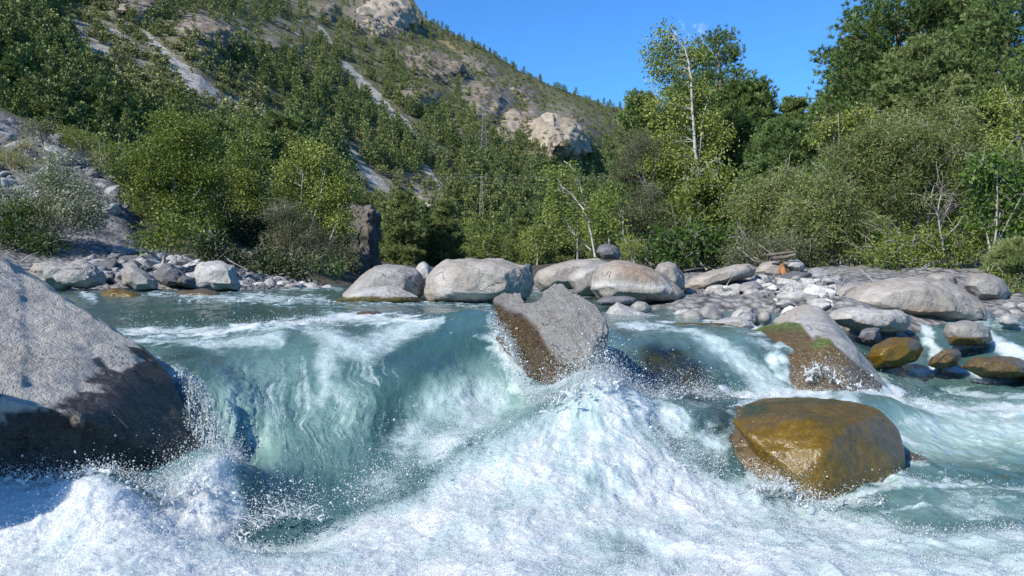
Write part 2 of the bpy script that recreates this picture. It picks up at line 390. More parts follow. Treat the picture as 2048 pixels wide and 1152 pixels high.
def ground_mat():
    m = NT('river_bank_ground'); co = m.n('TexCoord').outputs['Object']
    n1 = m.noise(.9, 6, .6, co); n2 = m.noise(6, 6, .7, co)
    v = m.n('TexVoronoi', {'Vector': co, 'Scale': 9.0}); v2 = m.n('TexVoronoi', {'Vector': co, 'Scale': 13.0})
    st = m.ramp(m.math('ADD', m.math('MULTIPLY', v.outputs['Distance'], .8), m.math('MULTIPLY', n2, .4)), [(.15, (.42, .41, .39)), (.5, (.30, .29, .275)), (.85, (.10, .095, .088))])
    soil = m.mix(m.map_range(n2, .35, .65), (.06, .052, .04), (.13, .115, .09))
    col = m.mix(m.map_range(m.math('ADD', m.attr('gravel'), m.math('MULTIPLY', n1, .3)), .35, .75), soil, st)
    sv = m.n('Mapping', {'Vector': co, 'Rotation': (.2, .62, .3), 'Scale': (.7, .8, 2.4)}).outputs[0]
    sn = m.noise(1.6, 7, .72, sv)
    sl = m.ramp(sn, [(.34, (.05, .05, .055)), (.47, (.15, .15, .155)), (.58, (.26, .26, .26)), (.68, (.40, .39, .38))])
    col = m.mix(m.attr('slate'), col, sl)
    col = m.mix(m.math('MULTIPLY', m.attr('grass'), m.map_range(n2, .35, .6)), col, (.17, .17, .045))
    b = m.n('Bump', {'Strength': 1.0, 'Distance': .12, 'Height': m.math('ADD', m.math('MULTIPLY', v.outputs['Distance'], -.5), m.math('ADD', n2, m.math('MULTIPLY', sn, m.math('MULTIPLY', m.attr('slate'), 2.0))))})
    return m.done(m.n('BsdfPrincipled', {'Base Color': col, 'Roughness': .9, 'Normal': b.outputs[0], 'Specular IOR Level': .2}).outputs[0])
M['ground'] = ground_mat()

def mountain_mat():
    m = NT('mountain_slope'); co = m.n('TexCoord').outputs['Object']
    n1 = m.noise(.03, 8, .62, co); n2 = m.noise(.22, 7, .65, co); n3 = m.noise(1.1, 4, .6, co)
    soil = m.ramp(n2, [(.35, (.15, .14, .095)), (.5, (.25, .225, .17)), (.66, (.38, .35, .29))])
    veg = m.ramp(n3, [(.35, (.07, .075, .036)), (.5, (.125, .13, .06)), (.68, (.20, .19, .10))])
    vm = m.map_range(m.math('ADD', m.math('MULTIPLY', n2, .6), m.math('MULTIPLY', n1, .5)), .46, .58)
    col = m.mix(vm, soil, veg)
    rk = m.ramp(m.noise(.35, 8, .7, co, .6), [(.33, (.045, .04, .036)), (.46, (.16, .135, .11)), (.6, (.29, .25, .20)), (.72, (.42, .35, .27))])
    scr = m.ramp(m.noise(.6, 7, .75, co), [(.35, (.22, .205, .185)), (.55, (.36, .34, .305)), (.7, (.47, .45, .41))])
    rmask = m.map_range(m.math('ADD', m.attr('rock'), m.math('MULTIPLY', m.math('SUBTRACT', n2, .5), 1.1)), .32, .58)
    smask = m.map_range(m.math('ADD', m.attr('scree'), m.math('MULTIPLY', m.math('SUBTRACT', n2, .5), 2.0)), .42, .66)
    tm = m.map_range(m.math('ADD', m.attr('tan'), m.math('MULTIPLY', m.math('SUBTRACT', n2, .5), .8)), .4, .6)
    col = m.mix(m.map_range(n3, .42, .62, .0, .55), col, m.mix(n2, (.035, .05, .018), (.07, .062, .045))); col = m.mix(rmask, col, rk); col = m.mix(tm, col, m.mix(n3, (.26, .21, .085), (.40, .29, .14))); col = m.mix(smask, col, scr)
    b = m.n('Bump', {'Strength': .8, 'Distance': 1.5, 'Height': m.math('ADD', n2, m.math('MULTIPLY', n3, .25))})
    return m.done(m.n('BsdfPrincipled', {'Base Color': col, 'Roughness': .95, 'Normal': b.outputs[0], 'Specular IOR Level': .1}).outputs[0])
M['mountain'] = mountain_mat()
# ------------------------------------------------------------------ water surface (height field through measured points)
def A(px, py, Y): p = at(px, py, Y); return [p[0], p[1], p[2]]
WC = [A(*q) for q in [
 (400,600,9.0),(150,596,9.5),(640,600,9.5),(400,627,7.2),(200,630,7.2),(620,625,7.2),(850,622,7.5),(1000,625,7.2),
 (270,662,5.9),(400,660,6.0),(620,646,6.1),(850,645,6.2),(300,692,4.9),(410,704,4.62),(500,702,4.72),(600,698,4.74),(500,748,4.38),(600,744,4.4),(700,694,4.72),(700,800,4.12),(690,745,4.42),(800,672,4.95),
 (900,640,5.15),(960,622,5.3),(900,690,4.75),(978,680,4.85),(930,728,4.58),(850,720,4.55),(800,760,4.3),
 (428,770,3.96),(400,728,4.12),(436,810,3.89),(446,870,3.78),(456,940,3.58),(540,802,4.08),(600,876,3.8),(600,960,3.48),(690,900,3.74),(730,960,3.52),(760,850,3.98),(880,735,4.46),
 (600,1010,3.3),(520,1040,3.15),(680,1030,3.25),(930,800,4.28),(870,818,4.15),(1000,800,4.38),(1045,815,4.28),(1000,730,4.6),
 (1050,822,4.12),(1080,815,4.02),(1190,778,4.04),(1130,806,3.98),(1280,792,4.25),(1230,778,4.1),(1200,872,3.74),(1100,892,3.64),(1150,960,3.4),(1000,960,3.4),(900,1000,3.2),(860,900,3.65),(800,1050,3.0),
 (1300,860,4.0),(1300,980,3.4),(1200,1080,2.9),(1000,1080,2.8),(800,1110,2.7),
 (180,944,2.98),(60,962,2.92),(330,992,3.0),(250,965,2.95),(430,980,3.1),(300,1060,2.7),(100,1060,2.65),(480,1010,3.1),(-100,960,2.9),(-300,1000,2.8),
 (200,1152,2.3),(600,1152,2.45),(1000,1152,2.4),(1500,1152,2.5),(2000,1152,2.5),(2300,1152,2.5),(-200,1152,2.3),(500,1100,2.75),
 (1400,960,3.7),(1400,803,4.5),(1480,800,4.5),(1330,800,4.55),(1480,900,3.95),(1430,880,4.0),(1560,965,3.7),(1600,1005,3.55),(1800,1005,3.5),(1700,1010,3.5),(1900,960,3.85),(2040,960,3.8),
 (1900,880,4.7),(2040,880,4.7),(1960,800,6.0),(1860,800,6.0),(1900,775,6.6),(2040,770,6.5),(2000,752,7.0),(1850,750,7.0),(2300,800,6.0),(2300,900,4.5),
 (1640,790,5.0),(1720,790,5.1),(1800,800,5.4),(1560,785,5.05),(1500,790,4.95),(1440,790,4.95),
 (1650,785,5.45),(1600,730,5.6),(1700,790,5.4),(1560,700,5.8),(1520,672,6.1),(1500,657,6.6),(1430,660,6.6),(1350,655,6.6),(1280,652,6.5),(1240,655,6.3),
 (1250,700,5.55),(1330,688,5.65),(1400,710,5.5),(1440,740,5.25),(1330,740,5.25),(1500,740,5.4),(1550,745,5.4),(1260,765,5.0),(1400,775,5.0),(1230,740,5.2),
 (1860,650,8.6),(1800,690,8.0),(1840,735,7.2),(1990,690,7.6),(2048,665,8.2),(1930,660,8.2),(2048,720,7.2),(2300,700,7.5),(2300,650,9),
 (1300,628,8.5),(1450,625,9.0),(1100,610,9.4),(1600,640,8.5)]]
WC += [[x, y, z] for x, y, z in [(-9,13,-.21),(-5,13,-.21),(-2,13,-.22),(2,13,-.25),(6,13,-.35),(-14,18,-.2),(-6,20,-.2),(0,20,-.22),(6,20,-.3),(-12,40,-.12),(0,40,-.1),(12,40,-.1),
   (-1.9,3.8,-.85),(-2.2,3.6,-1.),(-3,1.4,-.95),(0,1.4,-.95),(3,1.4,-.95),(-6,6,-.35),(-8,9,-.25),(-5,3,-.8),(-4.5,4.2,-.5),(-3.2,5,-.45),(-2.6,3.6,-.8),(8,9,-.6),(9,5,-.95),(6,2.5,-.95),(12,13,-.5)]]
WZ = RBF(WC, .22, 2e-3)

def build_water():
    rows = np.concatenate([np.geomspace(1.75, 3.0, 250, endpoint=False), np.geomspace(3.0, 5.6, 620, endpoint=False), np.geomspace(5.6, 45, 330)])
    cols = np.arange(-420, 2480, 2.6)
    Yg, Xp = np.meshgrid(rows, cols, indexing='ij'); X = (Xp - 1024) / F * Yg
    Z = WZ(X, Yg)
    P = np.stack([X, Yg, Z], -1); px, py = proj(P)
    # ---- paint where the water is white, milky or clear
    wob = 14 * fbm2(X, Yg, 3.0, 4) ; wob2 = 10 * fbm2(X, Yg, 9.0, 3, seed=3)
    qx, qy = px + wob + wob2, py + 14 * fbm2(X, Yg, 3.0, 4, seed=9) + 10 * fbm2(X, Yg, 9.0, 3, seed=5)
    main = [(-600,930),(0,945),(100,950),(180,930),(240,955),(310,975),(360,935),(430,895),(470,900),(490,965),(505,1030),(475,1075),(560,1085),(640,1065),(720,1010),(800,955),(870,905),(1000,862),(1060,832),(1100,800),
            (1195,738),(1260,772),(1340,800),(1300,850),(1380,905),(1450,955),(1560,982),(1660,996),(1770,1025),(1880,1050),(2500,1065),(2500,1500),(-600,1500)]
    wid = 1 + 3.2 * blob(px, py, 850, 930, 260, 120) + 1.6 * blob(px, py, 1380, 900, 90, 90) + 1.2 * blob(px, py, 1800, 1060, 300, 60)
    f = sstep(-16, 26, polysd(qx, qy, main) / wid)
    dim = .34 * blob(px, py, 1900, 1110, 380, 90) + .25 * blob(px, py, 1210, 1115, 120, 50) + .25 * blob(px, py, 1420, 1060, 200, 40) + .2 * blob(px, py, 860, 985, 120, 60) + .30 * blob(px, py, 560, 1100, 120, 50)
    f = f * (1 - dim) * np.clip(.86 + .50 * fbm3(P, 2.1, 3, .5, 40) + .42 * fbm3(P, 6, 4, .6, 77), .12, 1.05)
    rg = fbm3(P, 5.5, 4, .6, 88)
    for cx_, cy_, ax_, ay_, v_ in ((935, 810, 130, 72, .62), (1400, 885, 100, 80, .62), (1500, 960, 70, 40, .5), (480, 705, 90, 14, .4), (900, 885, 140, 58, .72), (790, 975, 120, 42, .55), (1335, 850, 80, 55, .75), (1950, 1010, 160, 40, .45)):
        f = np.maximum(f, np.clip(v_ * blob(px, py, cx_, cy_, ax_, ay_) * (.8 + 1.1 * rg), 0, .9))
    ang = np.arctan2(py - 730, px - 1170); rad = np.hypot(py - 730, px - 1170)
    ray = fbm2(ang * 7, np.log(rad + 40) * 2.4, 1.0, 4, .6, 66); f = f * (1 - blob(px, py, 1150, 960, 520, 240) * np.clip(.10 - .75 * ray, -.05, .55))
    if RIMS:
        R_ = np.concatenate(RIMS); cs = .03; G = np.zeros((420, 400)); i_ = ((R_[:, 0] + 5) / cs).astype(int); j_ = ((R_[:, 1] - 2) / cs).astype(int); k_ = (i_ >= 0) & (i_ < 420) & (j_ >= 0) & (j_ < 400); G[i_[k_], j_[k_]] = 1
        for _ in range(3): G = np.maximum(G, .86 * np.maximum.reduce([np.roll(G, 1, 0), np.roll(G, -1, 0), np.roll(G, 1, 1), np.roll(G, -1, 1)])); 
        ii = np.clip(((X + .05 * fbm2(X, Yg, 8, 2, seed=90) + 5) / cs).astype(int), 0, 419); jj = np.clip(((Yg + .05 * fbm2(X, Yg, 8, 2, seed=91) - 2) / cs).astype(int), 0, 399)
        f = np.maximum(f, G[ii, jj] * np.clip(.50 + 1.0 * fbm2(X, Yg, 5, 3, seed=92), 0, .85) * (X > -5) * (X < 7) * (Yg > 2) * (Yg < 13))
    def S(pts, w, val, soft=1.0):
        nonlocal f; f = np.maximum(f, val * stroke(qx, qy, pts, w, soft))
    S([(235,665),(330,662),(440,662),(520,655),(620,640),(720,632),(860,645)], [6,9,9,8,12,14,8], .82)
    S([(620,660),(690,690),(720,700),(800,665),(880,640)], [22,34,40,30,12], .55)
    S([(660,715),(650,765),(640,800)], [34,24,16], .5)
    S([(250,680),(420,685),(560,680)], [8,12,22], .55)
    S([(1235,652),(1320,652),(1400,668),(1450,690)], [8,10,12,14], .60)
    S([(1400,668),(1480,720),(1560,785)], [16,28,30], .52)
    S([(1440,780),(1560,782),(1680,772),(1800,790)], [9,13,17,12], .85)
    S([(1620,720),(1660,750),(1700,780)], [14,28,36], .7)
    S([(1460,640),(1520,700),(1580,760)], [8,16,20], .32)
    S([(1790,800),(1900,815),(2100,826)], [8,12,14], .75)
    S([(1800,840),(1950,850),(2200,870)], [8,12,14], .5)
    S([(1830,742),(1920,742),(2100,752)], [8,10,10], .66)
    S([(1900,780),(2100,800)], [6,8], .5)
    S([(1700,985),(1800,965),(1900,972),(2048,985)], [10,10,9,9], .6)
    S([(1500,960),(1560,975),(1600,990)], [14,22,22], .8)
    S([(300,588),(420,592),(520,594),(650,596)], [4,6,7,5], .66)
    S([(560,578),(660,574),(690,580)], [4,4,3], .6); S([(430,600),(640,606)], [4,5], .55)
    S([(640,607),(800,606),(980,611)], [4,4,4], .5); S([(170,588),(190,596)], [10,8], .7)
    S([(1850,655),(1870,700),(1880,740)], [16,14,14], .75); S([(1970,670),(2010,700),(2060,720)], [14,20,20], .72); S([(1860,640),(2040,650)], [6,6], .5)
    S([(1265,648),(1290,655)], [10,10], .75)
    S([(1380,905),(1430,900),(1460,860)], [30,30,20], .42)
    # streaks down the falls
    chop = sstep(1180, 1300, px) * sstep(640, 680, py)
    fall = np.clip(blob(px, py, 560, 830, 150, 130) + blob(px, py, 720, 800, 90, 90) * .8 + blob(px, py, 940, 800, 130, 75) * .9 + blob(px, py, 460, 880, 50, 90), 0, 1)
    U = px + 40 * fbm2(X, Yg, 2.2, 3, seed=4)
    streak = fbm2(U / 30, py / 190, 1.0, 4, .6, 2) + .6 * fbm2(U / 9, py / 60, 1.0, 3, .6, 6)
    f = np.maximum(f, fall * np.clip(.20 + .62 * streak + .38 * fbm2(U / 5, py / 42, 1.0, 3, .6, 61) + .30 * fbm3(P, 5, 4, .6, 33), 0, .88))
    ch = fbm2(px / 90 + wob / 20, py / 22, 1.0, 5, .62, 18); f = np.maximum(f, np.clip((ch - .0) * 1.5, 0, .72) * np.clip(blob(px, py, 1950, 860, 220, 90) + 1.0 * blob(px, py, 1880, 1005, 320, 55) + .6 * blob(px, py, 1450, 720, 160, 60) + .7 * blob(px, py, 1420, 870, 70, 70) + .5 * blob(px, py, 1980, 770, 160, 30), 0, 1))
    # wisps on the open water, stretched along the flow
    wis = fbm2(px / 60 + wob / 30, py / 9, 1.0, 4, .6, 8)
    f = np.maximum(f, np.clip((wis - .22) * 1.3, 0, .5) * sstep(560, 600, py) * (1 - sstep(700, 760, py)))
    wis2 = fbm3(P, 4.0, 4, .6, 12)
    f = np.clip(f + .22 * np.clip(wis2, -1, 1) * sstep(.05, .4, f), 0, 1)
    st2 = fbm2(U / 42, py / 210, 1.0, 4, .6, 15)
    milk = .40 + .36 * fall * (.75 + 1.3 * st2) + .30 * blob(px, py, 940, 790, 140, 70) + .55 * blob(px, py, 1950, 880, 190, 45) + .35 * blob(px, py, 1950, 830, 240, 60) + .25 * blob(px, py, 1380, 690, 200, 60) \
         - .22 * blob(px, py, 380, 632, 300, 22) - .25 * blob(px, py, 800, 700, 110, 60, -30) - .16 * blob(px, py, 590, 985, 150, 55) - .25 * blob(px, py, 770, 830, 45, 90, 15) - .2 * blob(px, py, 1900, 780, 160, 12) + .15 * blob(px, py, 1880, 1010, 260, 35) - .22 * stroke(px, py, [(965,690),(850,735),(790,800),(775,880)], 26)
    milk = np.clip(milk + .14 * fbm3(P, 3.0, 4, .6, 21), 0, 1)
    clear = .98 * np.clip(1.5 * blob(px, py, 1345, 738, 82, 48, 25), 0, 1) + .75 * blob(px, py, 1650, 720, 85, 60, 35) + .6 * blob(px, py, 1560, 690, 60, 25) + .7 * blob(px, py, 1450, 860, 60, 60) + .75 * blob(px, py, 1530, 930, 60, 50, 35) \
          + .7 * blob(px, py, 395, 586, 50, 10) + .6 * blob(px, py, 745, 628, 45, 8) + .55 * blob(px, py, 370, 730, 40, 40) + .55 * blob(px, py, 1980, 730, 60, 18) + .4 * blob(px, py, 1240, 665, 25, 18) \
          + .6 * blob(px, py, 1880, 715, 30, 20) + .45 * blob(px, py, 1420, 650, 80, 8)
    clear = np.clip(clear, 0, .95)
    # ---- displace: waves everywhere, billows where it is white
    near = np.clip(6 / Yg, .3, 1)
    Zw = .020 * fbm2(X, Yg * .7, 1.6, 3, seed=30) + .012 * fbm2(X, Yg * .6, 4.5, 3, seed=31) + .006 * fbm2(X, Yg * .6, 12, 2, seed=32)
    Zw *= .7 + sstep(.1, .6, f) + 1.1 * chop
    gz, gr = np.gradient(Z, axis=0), np.gradient(Z, axis=1)
    dYr = np.gradient(rows)[:, None]; dXc = (cols[1] - cols[0]) / F * Yg
    nx = -gr / dXc; ny = -gz / dYr; nrm = np.sqrt(nx * nx + ny * ny + 1); N = np.stack([nx / nrm, ny / nrm, 1 / nrm], -1)
    Q = P + N * Zw[..., None]
    fb = f ** 1.4 * near
    Qa = Q * np.array([1, 1, .7]); b1 = fbm3(Qa, 2.1, 3, .5, 40); b2 = np.abs(fbm3(Qa, 6.5, 2, .5, 41)) * 2 - .5; b3 = fbm3(Q, 34, 3, .6, 42); b4 = np.abs(fbm3(Qa, 17, 3, .55, 43)) * 2 - .5
    rag = fbm3(Q * np.array([1, 1, .5]), 70, 2, .6, 44)
    disp = fb * (.060 * b1 + .015 * b2 + .005 * b3 + .007 * b4 + .0055 * rag)
    fl = np.clip(fall - f, 0, 1)
    disp += fl * (.005 * fbm2(U / 22, py / 120, 1.0, 3, .55, 50) + .018 * fbm3(Q * np.array([1, 1, .6]), 4.5, 3, .55, 52) + .014 * fbm3(Q * np.array([1.3, 1, .6]), 14, 3, .6, 53)) + fl * .004 * fbm3(Q, 40, 2, .5, 51)
    side = fb[..., None] * np.stack([fbm3(Q, 9, 2, .5, 60), fbm3(Q, 9, 2, .5, 61), 0 * fb], -1) * .03
    Q = Q + N * disp[..., None] + side
    nr, nc = Yg.shape; idx = np.arange(nr * nc).reshape(nr, nc)
    Fq = np.stack([idx[:-1, :-1], idx[:-1, 1:], idx[1:, 1:], idx[1:, :-1]], -1).reshape(-1, 4)
    me = mesh_from('water', Q.reshape(-1, 3), [Fq], [M['water']], attrs={'foam': f.ravel(), 'milk': milk.ravel(), 'clear': clear.ravel()}, smooth=True)
    o = link('water', me, kind='structure'); o['label'] = 'turquoise river breaking into white water between the boulders'
    return Q, f, N, px, py
RIMS = []      # where stones break the water; filled as the stones are built

# ------------------------------------------------------------------ near ground: river bed and both banks
GC = [A(*q) for q in [(0,590,12),(250,588,13),(480,584,14),(640,577,17),(690,573,22),(720,560,30),(200,535,15),(450,543,17),(100,505,16),(0,455,18),(130,400,20),(240,375,24),(120,300,26),(0,222,28),(-200,150,28),(-400,60,30),
  (-300,520,11),(-300,420,20),(300,490,20),(550,505,24),(650,530,27),(400,440,30),(560,480,36),(700,520,40),
  (900,548,30),(900,545,60),(1200,535,25),(1200,540,50),(1050,575,14),(1150,560,14.5),(1380,572,13),(1500,552,14),(1590,530,16),(1650,556,13.2),(1460,598,10.8),(1560,590,11),(1640,600,10),(1400,618,9.2),(1560,625,9),(1650,640,8.6),
  (1900,575,11.5),(2048,605,10.5),(2048,560,12.5),(2300,520,14),(1800,515,18),(2000,480,24),(1700,490,24),(1500,505,24),(1350,515,24),(2300,420,30),(2600,350,40),(1900,420,40),(1500,470,40),(1700,440,60),(1250,525,80)]]
GC += [[x, y, z] for x, y, z in [(-6,2,-1.5),(0,2,-1.6),(6,2,-1.5),(-5,4,-1.2),(0,4,-1.4),(5,4,-1.4),(0,6,-1.0),(4,6,-1.1),(-4,6,-.9),(-5,9,-.7),(0,9,-.7),(3,8.5,-.8),(-3,12,-.6),(-1,16,-.6),(-3,20,-.6),(-2,26,-.5),(7,6.5,-1.2),(5.2,8,-.85),(-9,4,-.6),(-13,8,.3),(12,4,-.8),(14,9,0),(0,12,-.6),
   (-50,60,3),(-30,100,2),(0,100,.5),(40,100,.5),(60,60,3),(-60,20,10),(50,25,6),(0,140,.5),(80,140,2),(-60,140,5)]]
GZ = RBF(GC, .5, 1e-3)
def ground_z(x, y): return GZ(np.asarray(x, float), np.asarray(y, float))
def build_ground():
    rows = np.geomspace(1.5, 150, 330); cols = np.arange(-1300, 3400, 9.0)
    Yg, Xp = np.meshgrid(rows, cols, indexing='ij'); X = (Xp - 1024) / F * Yg
    Z = GZ(X, Yg); P = np.stack([X, Yg, Z], -1); px, py = proj(P)
    slate = sstep(0, 30, polysd(px, py, [(-1300,-300),(-500,60),(0,205),(70,240),(245,360),(270,420),(300,520),(100,520),(-500,520),(-1300,520)])) * sstep(14, 16, Yg) * (1 - sstep(29, 33, Yg))
    gravel = np.clip(sstep(5, 9, Yg) * (1 - sstep(17, 20, Yg)), 0, 1) * (.45 + .55 * sstep(900, 1000, px)) * 1.2
    grass = np.clip(stroke(px, py, [(-300,120),(0,216),(60,232),(160,290),(230,340)], [30,16,12,12,14]) + blob(px, py, 60, 330, 60, 30) * .8 + blob(px, py, 20, 300, 30, 20), 0, 1) * sstep(15, 17, Yg)
    Z = Z + .10 * fbm2(X, Yg, .9, 4, seed=3) * sstep(3, 12, Yg) + .04 * fbm2(X, Yg, 4, 3, seed=4) + slate * (.22 * fbm2(X * .6 + Z * 2, Yg, 1.3, 4, .6, seed=8, ridged=True))
    nr, nc = Yg.shape; idx = np.arange(nr * nc).reshape(nr, nc)
    Fq = np.stack([idx[:-1, :-1], idx[:-1, 1:], idx[1:, 1:], idx[1:, :-1]], -1).reshape(-1, 4)
    me = mesh_from('ground', np.stack([X, Yg, Z], -1).reshape(-1, 3), [Fq], [M['ground']], attrs={'slate': slate.ravel(), 'gravel': gravel.ravel(), 'grass': grass.ravel()}, smooth=True)
    link('ground', me, kind='structure')
build_ground()

# ------------------------------------------------------------------ mountain
SKYL = np.array([(-700,-170),(760,-170),(800,-90),(822,-10),(836,14),(850,36),(900,66),(960,90),(1000,118),(1060,152),(1130,182),(1200,206),(1245,218),(1300,245),(1500,300),(1800,380),(2700,480)], float)
def build_mountain():
    cols = np.arange(-640, 2700, 4.0); nt = 330
    sk = np.interp(cols, SKYL[:, 0], SKYL[:, 1]) + 5 * fbm2(cols / 30, 0 * cols, 1.0, 4)
    t = np.linspace(0, 1, nt)[:, None]
    PY = 610 + (sk[None] - 610) * t; PX = np.broadcast_to(cols[None], PY.shape)
    D0 = np.interp(cols, [-640, 0, 400, 700, 1000, 1300, 2700], [46, 62, 82, 118, 150, 190, 240])[None]
    s = np.interp(cols, [-640, 0, 500, 800, 1300, 2700], [.62, .60, .54, .47, .34, .30])[None]
    e = (556 - PY) / F
    D = D0 / (1 - np.clip(e / s, -2, .86))
    scree = np.maximum.reduce([stroke(PX, PY, [(288,68),(330,110),(372,150),(415,185)], [10,14,22,24]), stroke(PX, PY, [(690,130),(735,178),(780,225),(840,280),(890,318)], [8,12,14,12,10]), blob(PX, PY, 195, 100, 44, 18, 10),
        stroke(PX, PY, [(690,285),(720,330),(770,375),(800,392)], [10,12,10,8]), stroke(PX, PY, [(848,330),(890,392)], [7,6]), .9 * blob(PX, PY, 470, 220, 50, 12, 35), .9 * blob(PX, PY, 330, 205, 26, 12, 20), stroke(PX, PY, [(600,120),(625,150)], 8), .8 * stroke(PX, PY, [(150,30),(165,70)], 10),
        .9 * blob(PX, PY, 740, 360, 36, 20, 30), .8 * blob(PX, PY, 1040, 440, 26, 14, 40), .85 * stroke(PX, PY, [(640,60),(660,90)], 9), .9 * stroke(PX, PY, [(505,205),(530,230)], 9), .8 * stroke(PX, PY, [(830,390),(880,440)], [10,8]), .75 * stroke(PX, PY, [(220,55),(280,95)], 7), .7*stroke(PX, PY, [(420,185),(480,240)], 10), .46 * stroke(PX, PY, [(150,50),(330,140),(540,235)], [40,60,40]), .46 * blob(PX, PY, 790, 380, 120, 60), .36 * blob(PX, PY, 1060, 200, 130, 40, 25), .40 * blob(PX, PY, 560, 60, 120, 50)])
    rock = np.maximum.reduce([blob(PX, PY, 280, 12, 70, 32), blob(PX, PY, 415, 65, 75, 42, 15), blob(PX, PY, 770, 35, 80, 46, 10), .9 * blob(PX, PY, 870, 130, 90, 34, 20), .8 * blob(PX, PY, 840, 190, 50, 26), .9 * blob(PX, PY, 980, 200, 60, 50, 30), blob(PX, PY, 1130, 268, 66, 52, 15), blob(PX, PY, 1060, 240, 40, 34),
        .7 * blob(PX, PY, 960, 130, 60, 20, 30), .6 * blob(PX, PY, 650, 20, 40, 26), .7 * blob(PX, PY, 1040, 180, 60, 16, 30), .7 * blob(PX, PY, 550, 90, 40, 20, 20), .8 * blob(PX, PY, 860, 410, 26, 14), .8 * blob(PX, PY, 540, 330, 24, 30)])
    tan = np.maximum(stroke(PX, PY, [(205,150),(270,170),(340,190),(410,205)], [6,7,7,6]), np.maximum(.6 * blob(PX, PY, 640, 245, 20, 12), .55 * blob(PX, PY, 900, 90, 60, 14, 25)))
    crag = blob(PX, PY, 1130, 275, 62, 50, 10)
    D = D * (1 - .07 * rock - .10 * crag)
    P0 = np.stack([(PX - 1024) / F * D, D, 0 * D], -1); P0[..., 2] = e * D
    sc = D / 300
    n1 = fbm3(P0, .012, 4, .5, 1); n2 = fbm3(P0, .05, 4, .55, 2, ridged=True); n3 = fbm3(P0 * np.array([1, .06, .5]), .16, 4, .6, 3, ridged=True)
    D2 = D * (1 + .045 * n1 * sstep(0, .12, t) + .010 * n2 - (.026 * rock + .022 * crag) * (n3 - .1) - .010 * rock * fbm3(P0 * np.array([1, .08, .6]), .5, 3, .6, 5, ridged=True))
    P = at(PX, PY, D2)
    back = []
    for k, (m, dz) in enumerate(((1.02, -2), (1.06, -8), (1.15, -30), (1.4, -90), (1.8, -200))):
        B = P[-1] * np.array([m, m, 1]); B[:, 2] += dz; back.append(B)
    Pm = np.concatenate([P, np.stack(back)]); z = np.zeros((5, len(cols)))
    nr, nc = Pm.shape[:2]; idx = np.arange(nr * nc).reshape(nr, nc)
    Fq = np.stack([idx[:-1, :-1], idx[:-1, 1:], idx[1:, 1:], idx[1:, :-1]], -1).reshape(-1, 4)
    cat_ = lambda a: np.concatenate([a, z]).ravel()
    me = mesh_from('mountain_terrain', Pm.reshape(-1, 3), [Fq], [M['mountain']], attrs={'scree': cat_(scree), 'rock': cat_(rock), 'tan': cat_(tan)}, smooth=True)
    o = link('mountain_terrain', me, kind='structure')
    return P, PX, PY, scree, rock, tan
MT = build_mountain()
# ------------------------------------------------------------------ boulders
def ring(outline, Y, df, db, sf=.86, mid=.5, fc=(0, 0)):
    """points of a body whose outline from the shore is `outline`; df / db = thickness towards / away from the shore"""
    o = np.asarray(outline, float); c = o.mean(0) + np.asarray(fc, float)
    P = [at(o[:, 0], o[:, 1], Y)]
    for s, d in ((sf, -.62 * df), (mid, -df), (sf, .62 * db), (mid, db)):
        q = c + (o - c) * s; P.append(at(q[:, 0], q[:, 1], Y + d))
    return np.concatenate(P)

def hull_mesh(parts, voxel, smooth):
    bm = bmesh.new()
    for pts in parts:
        vs = [bm.verts.new(p) for p in pts]
        r = bmesh.ops.convex_hull(bm, input=vs)
        bad = list({g for g in r['geom_interior'] + r['geom_unused'] if isinstance(g, bmesh.types.BMVert)})
        bmesh.ops.delete(bm, geom=bad, context='VERTS')
    bmesh.ops.triangulate(bm, faces=bm.faces[:])
    me = bpy.data.meshes.new('hull'); bm.to_mesh(me); bm.free()
    o = bpy.data.objects.new('hull', me); C.objects.link(o)
    r = o.modifiers.new('r', 'REMESH'); r.mode = 'VOXEL'; r.voxel_size = voxel
    if smooth:
        s = o.modifiers.new('s', 'SMOOTH'); s.factor = .5; s.iterations = smooth
    dg = bpy.context.evaluated_depsgraph_get(); ev = o.evaluated_get(dg); m2 = ev.to_mesh()
    V = np.empty(len(m2.vertices) * 3, np.float32); m2.vertices.foreach_get('co', V); V = V.reshape(-1, 3)
    N = np.empty(len(m2.vertices) * 3, np.float32); m2.vertices.foreach_get('normal', N); N = N.reshape(-1, 3)
    L = np.empty(len(m2.loops), np.int32); m2.loops.foreach_get('vertex_index', L)
    st = np.empty(len(m2.polygons), np.int32); m2.polygons.foreach_get('loop_start', st)
    tot = np.empty(len(m2.polygons), np.int32); m2.polygons.foreach_get('loop_total', tot)
    F4 = L[st[tot == 4][:, None] + np.arange(4)]; F3 = L[st[tot == 3][:, None] + np.arange(3)]
    ev.to_mesh_clear(); bpy.data.objects.remove(o); bpy.data.meshes.remove(me)
    return V, N, [F3, F4]

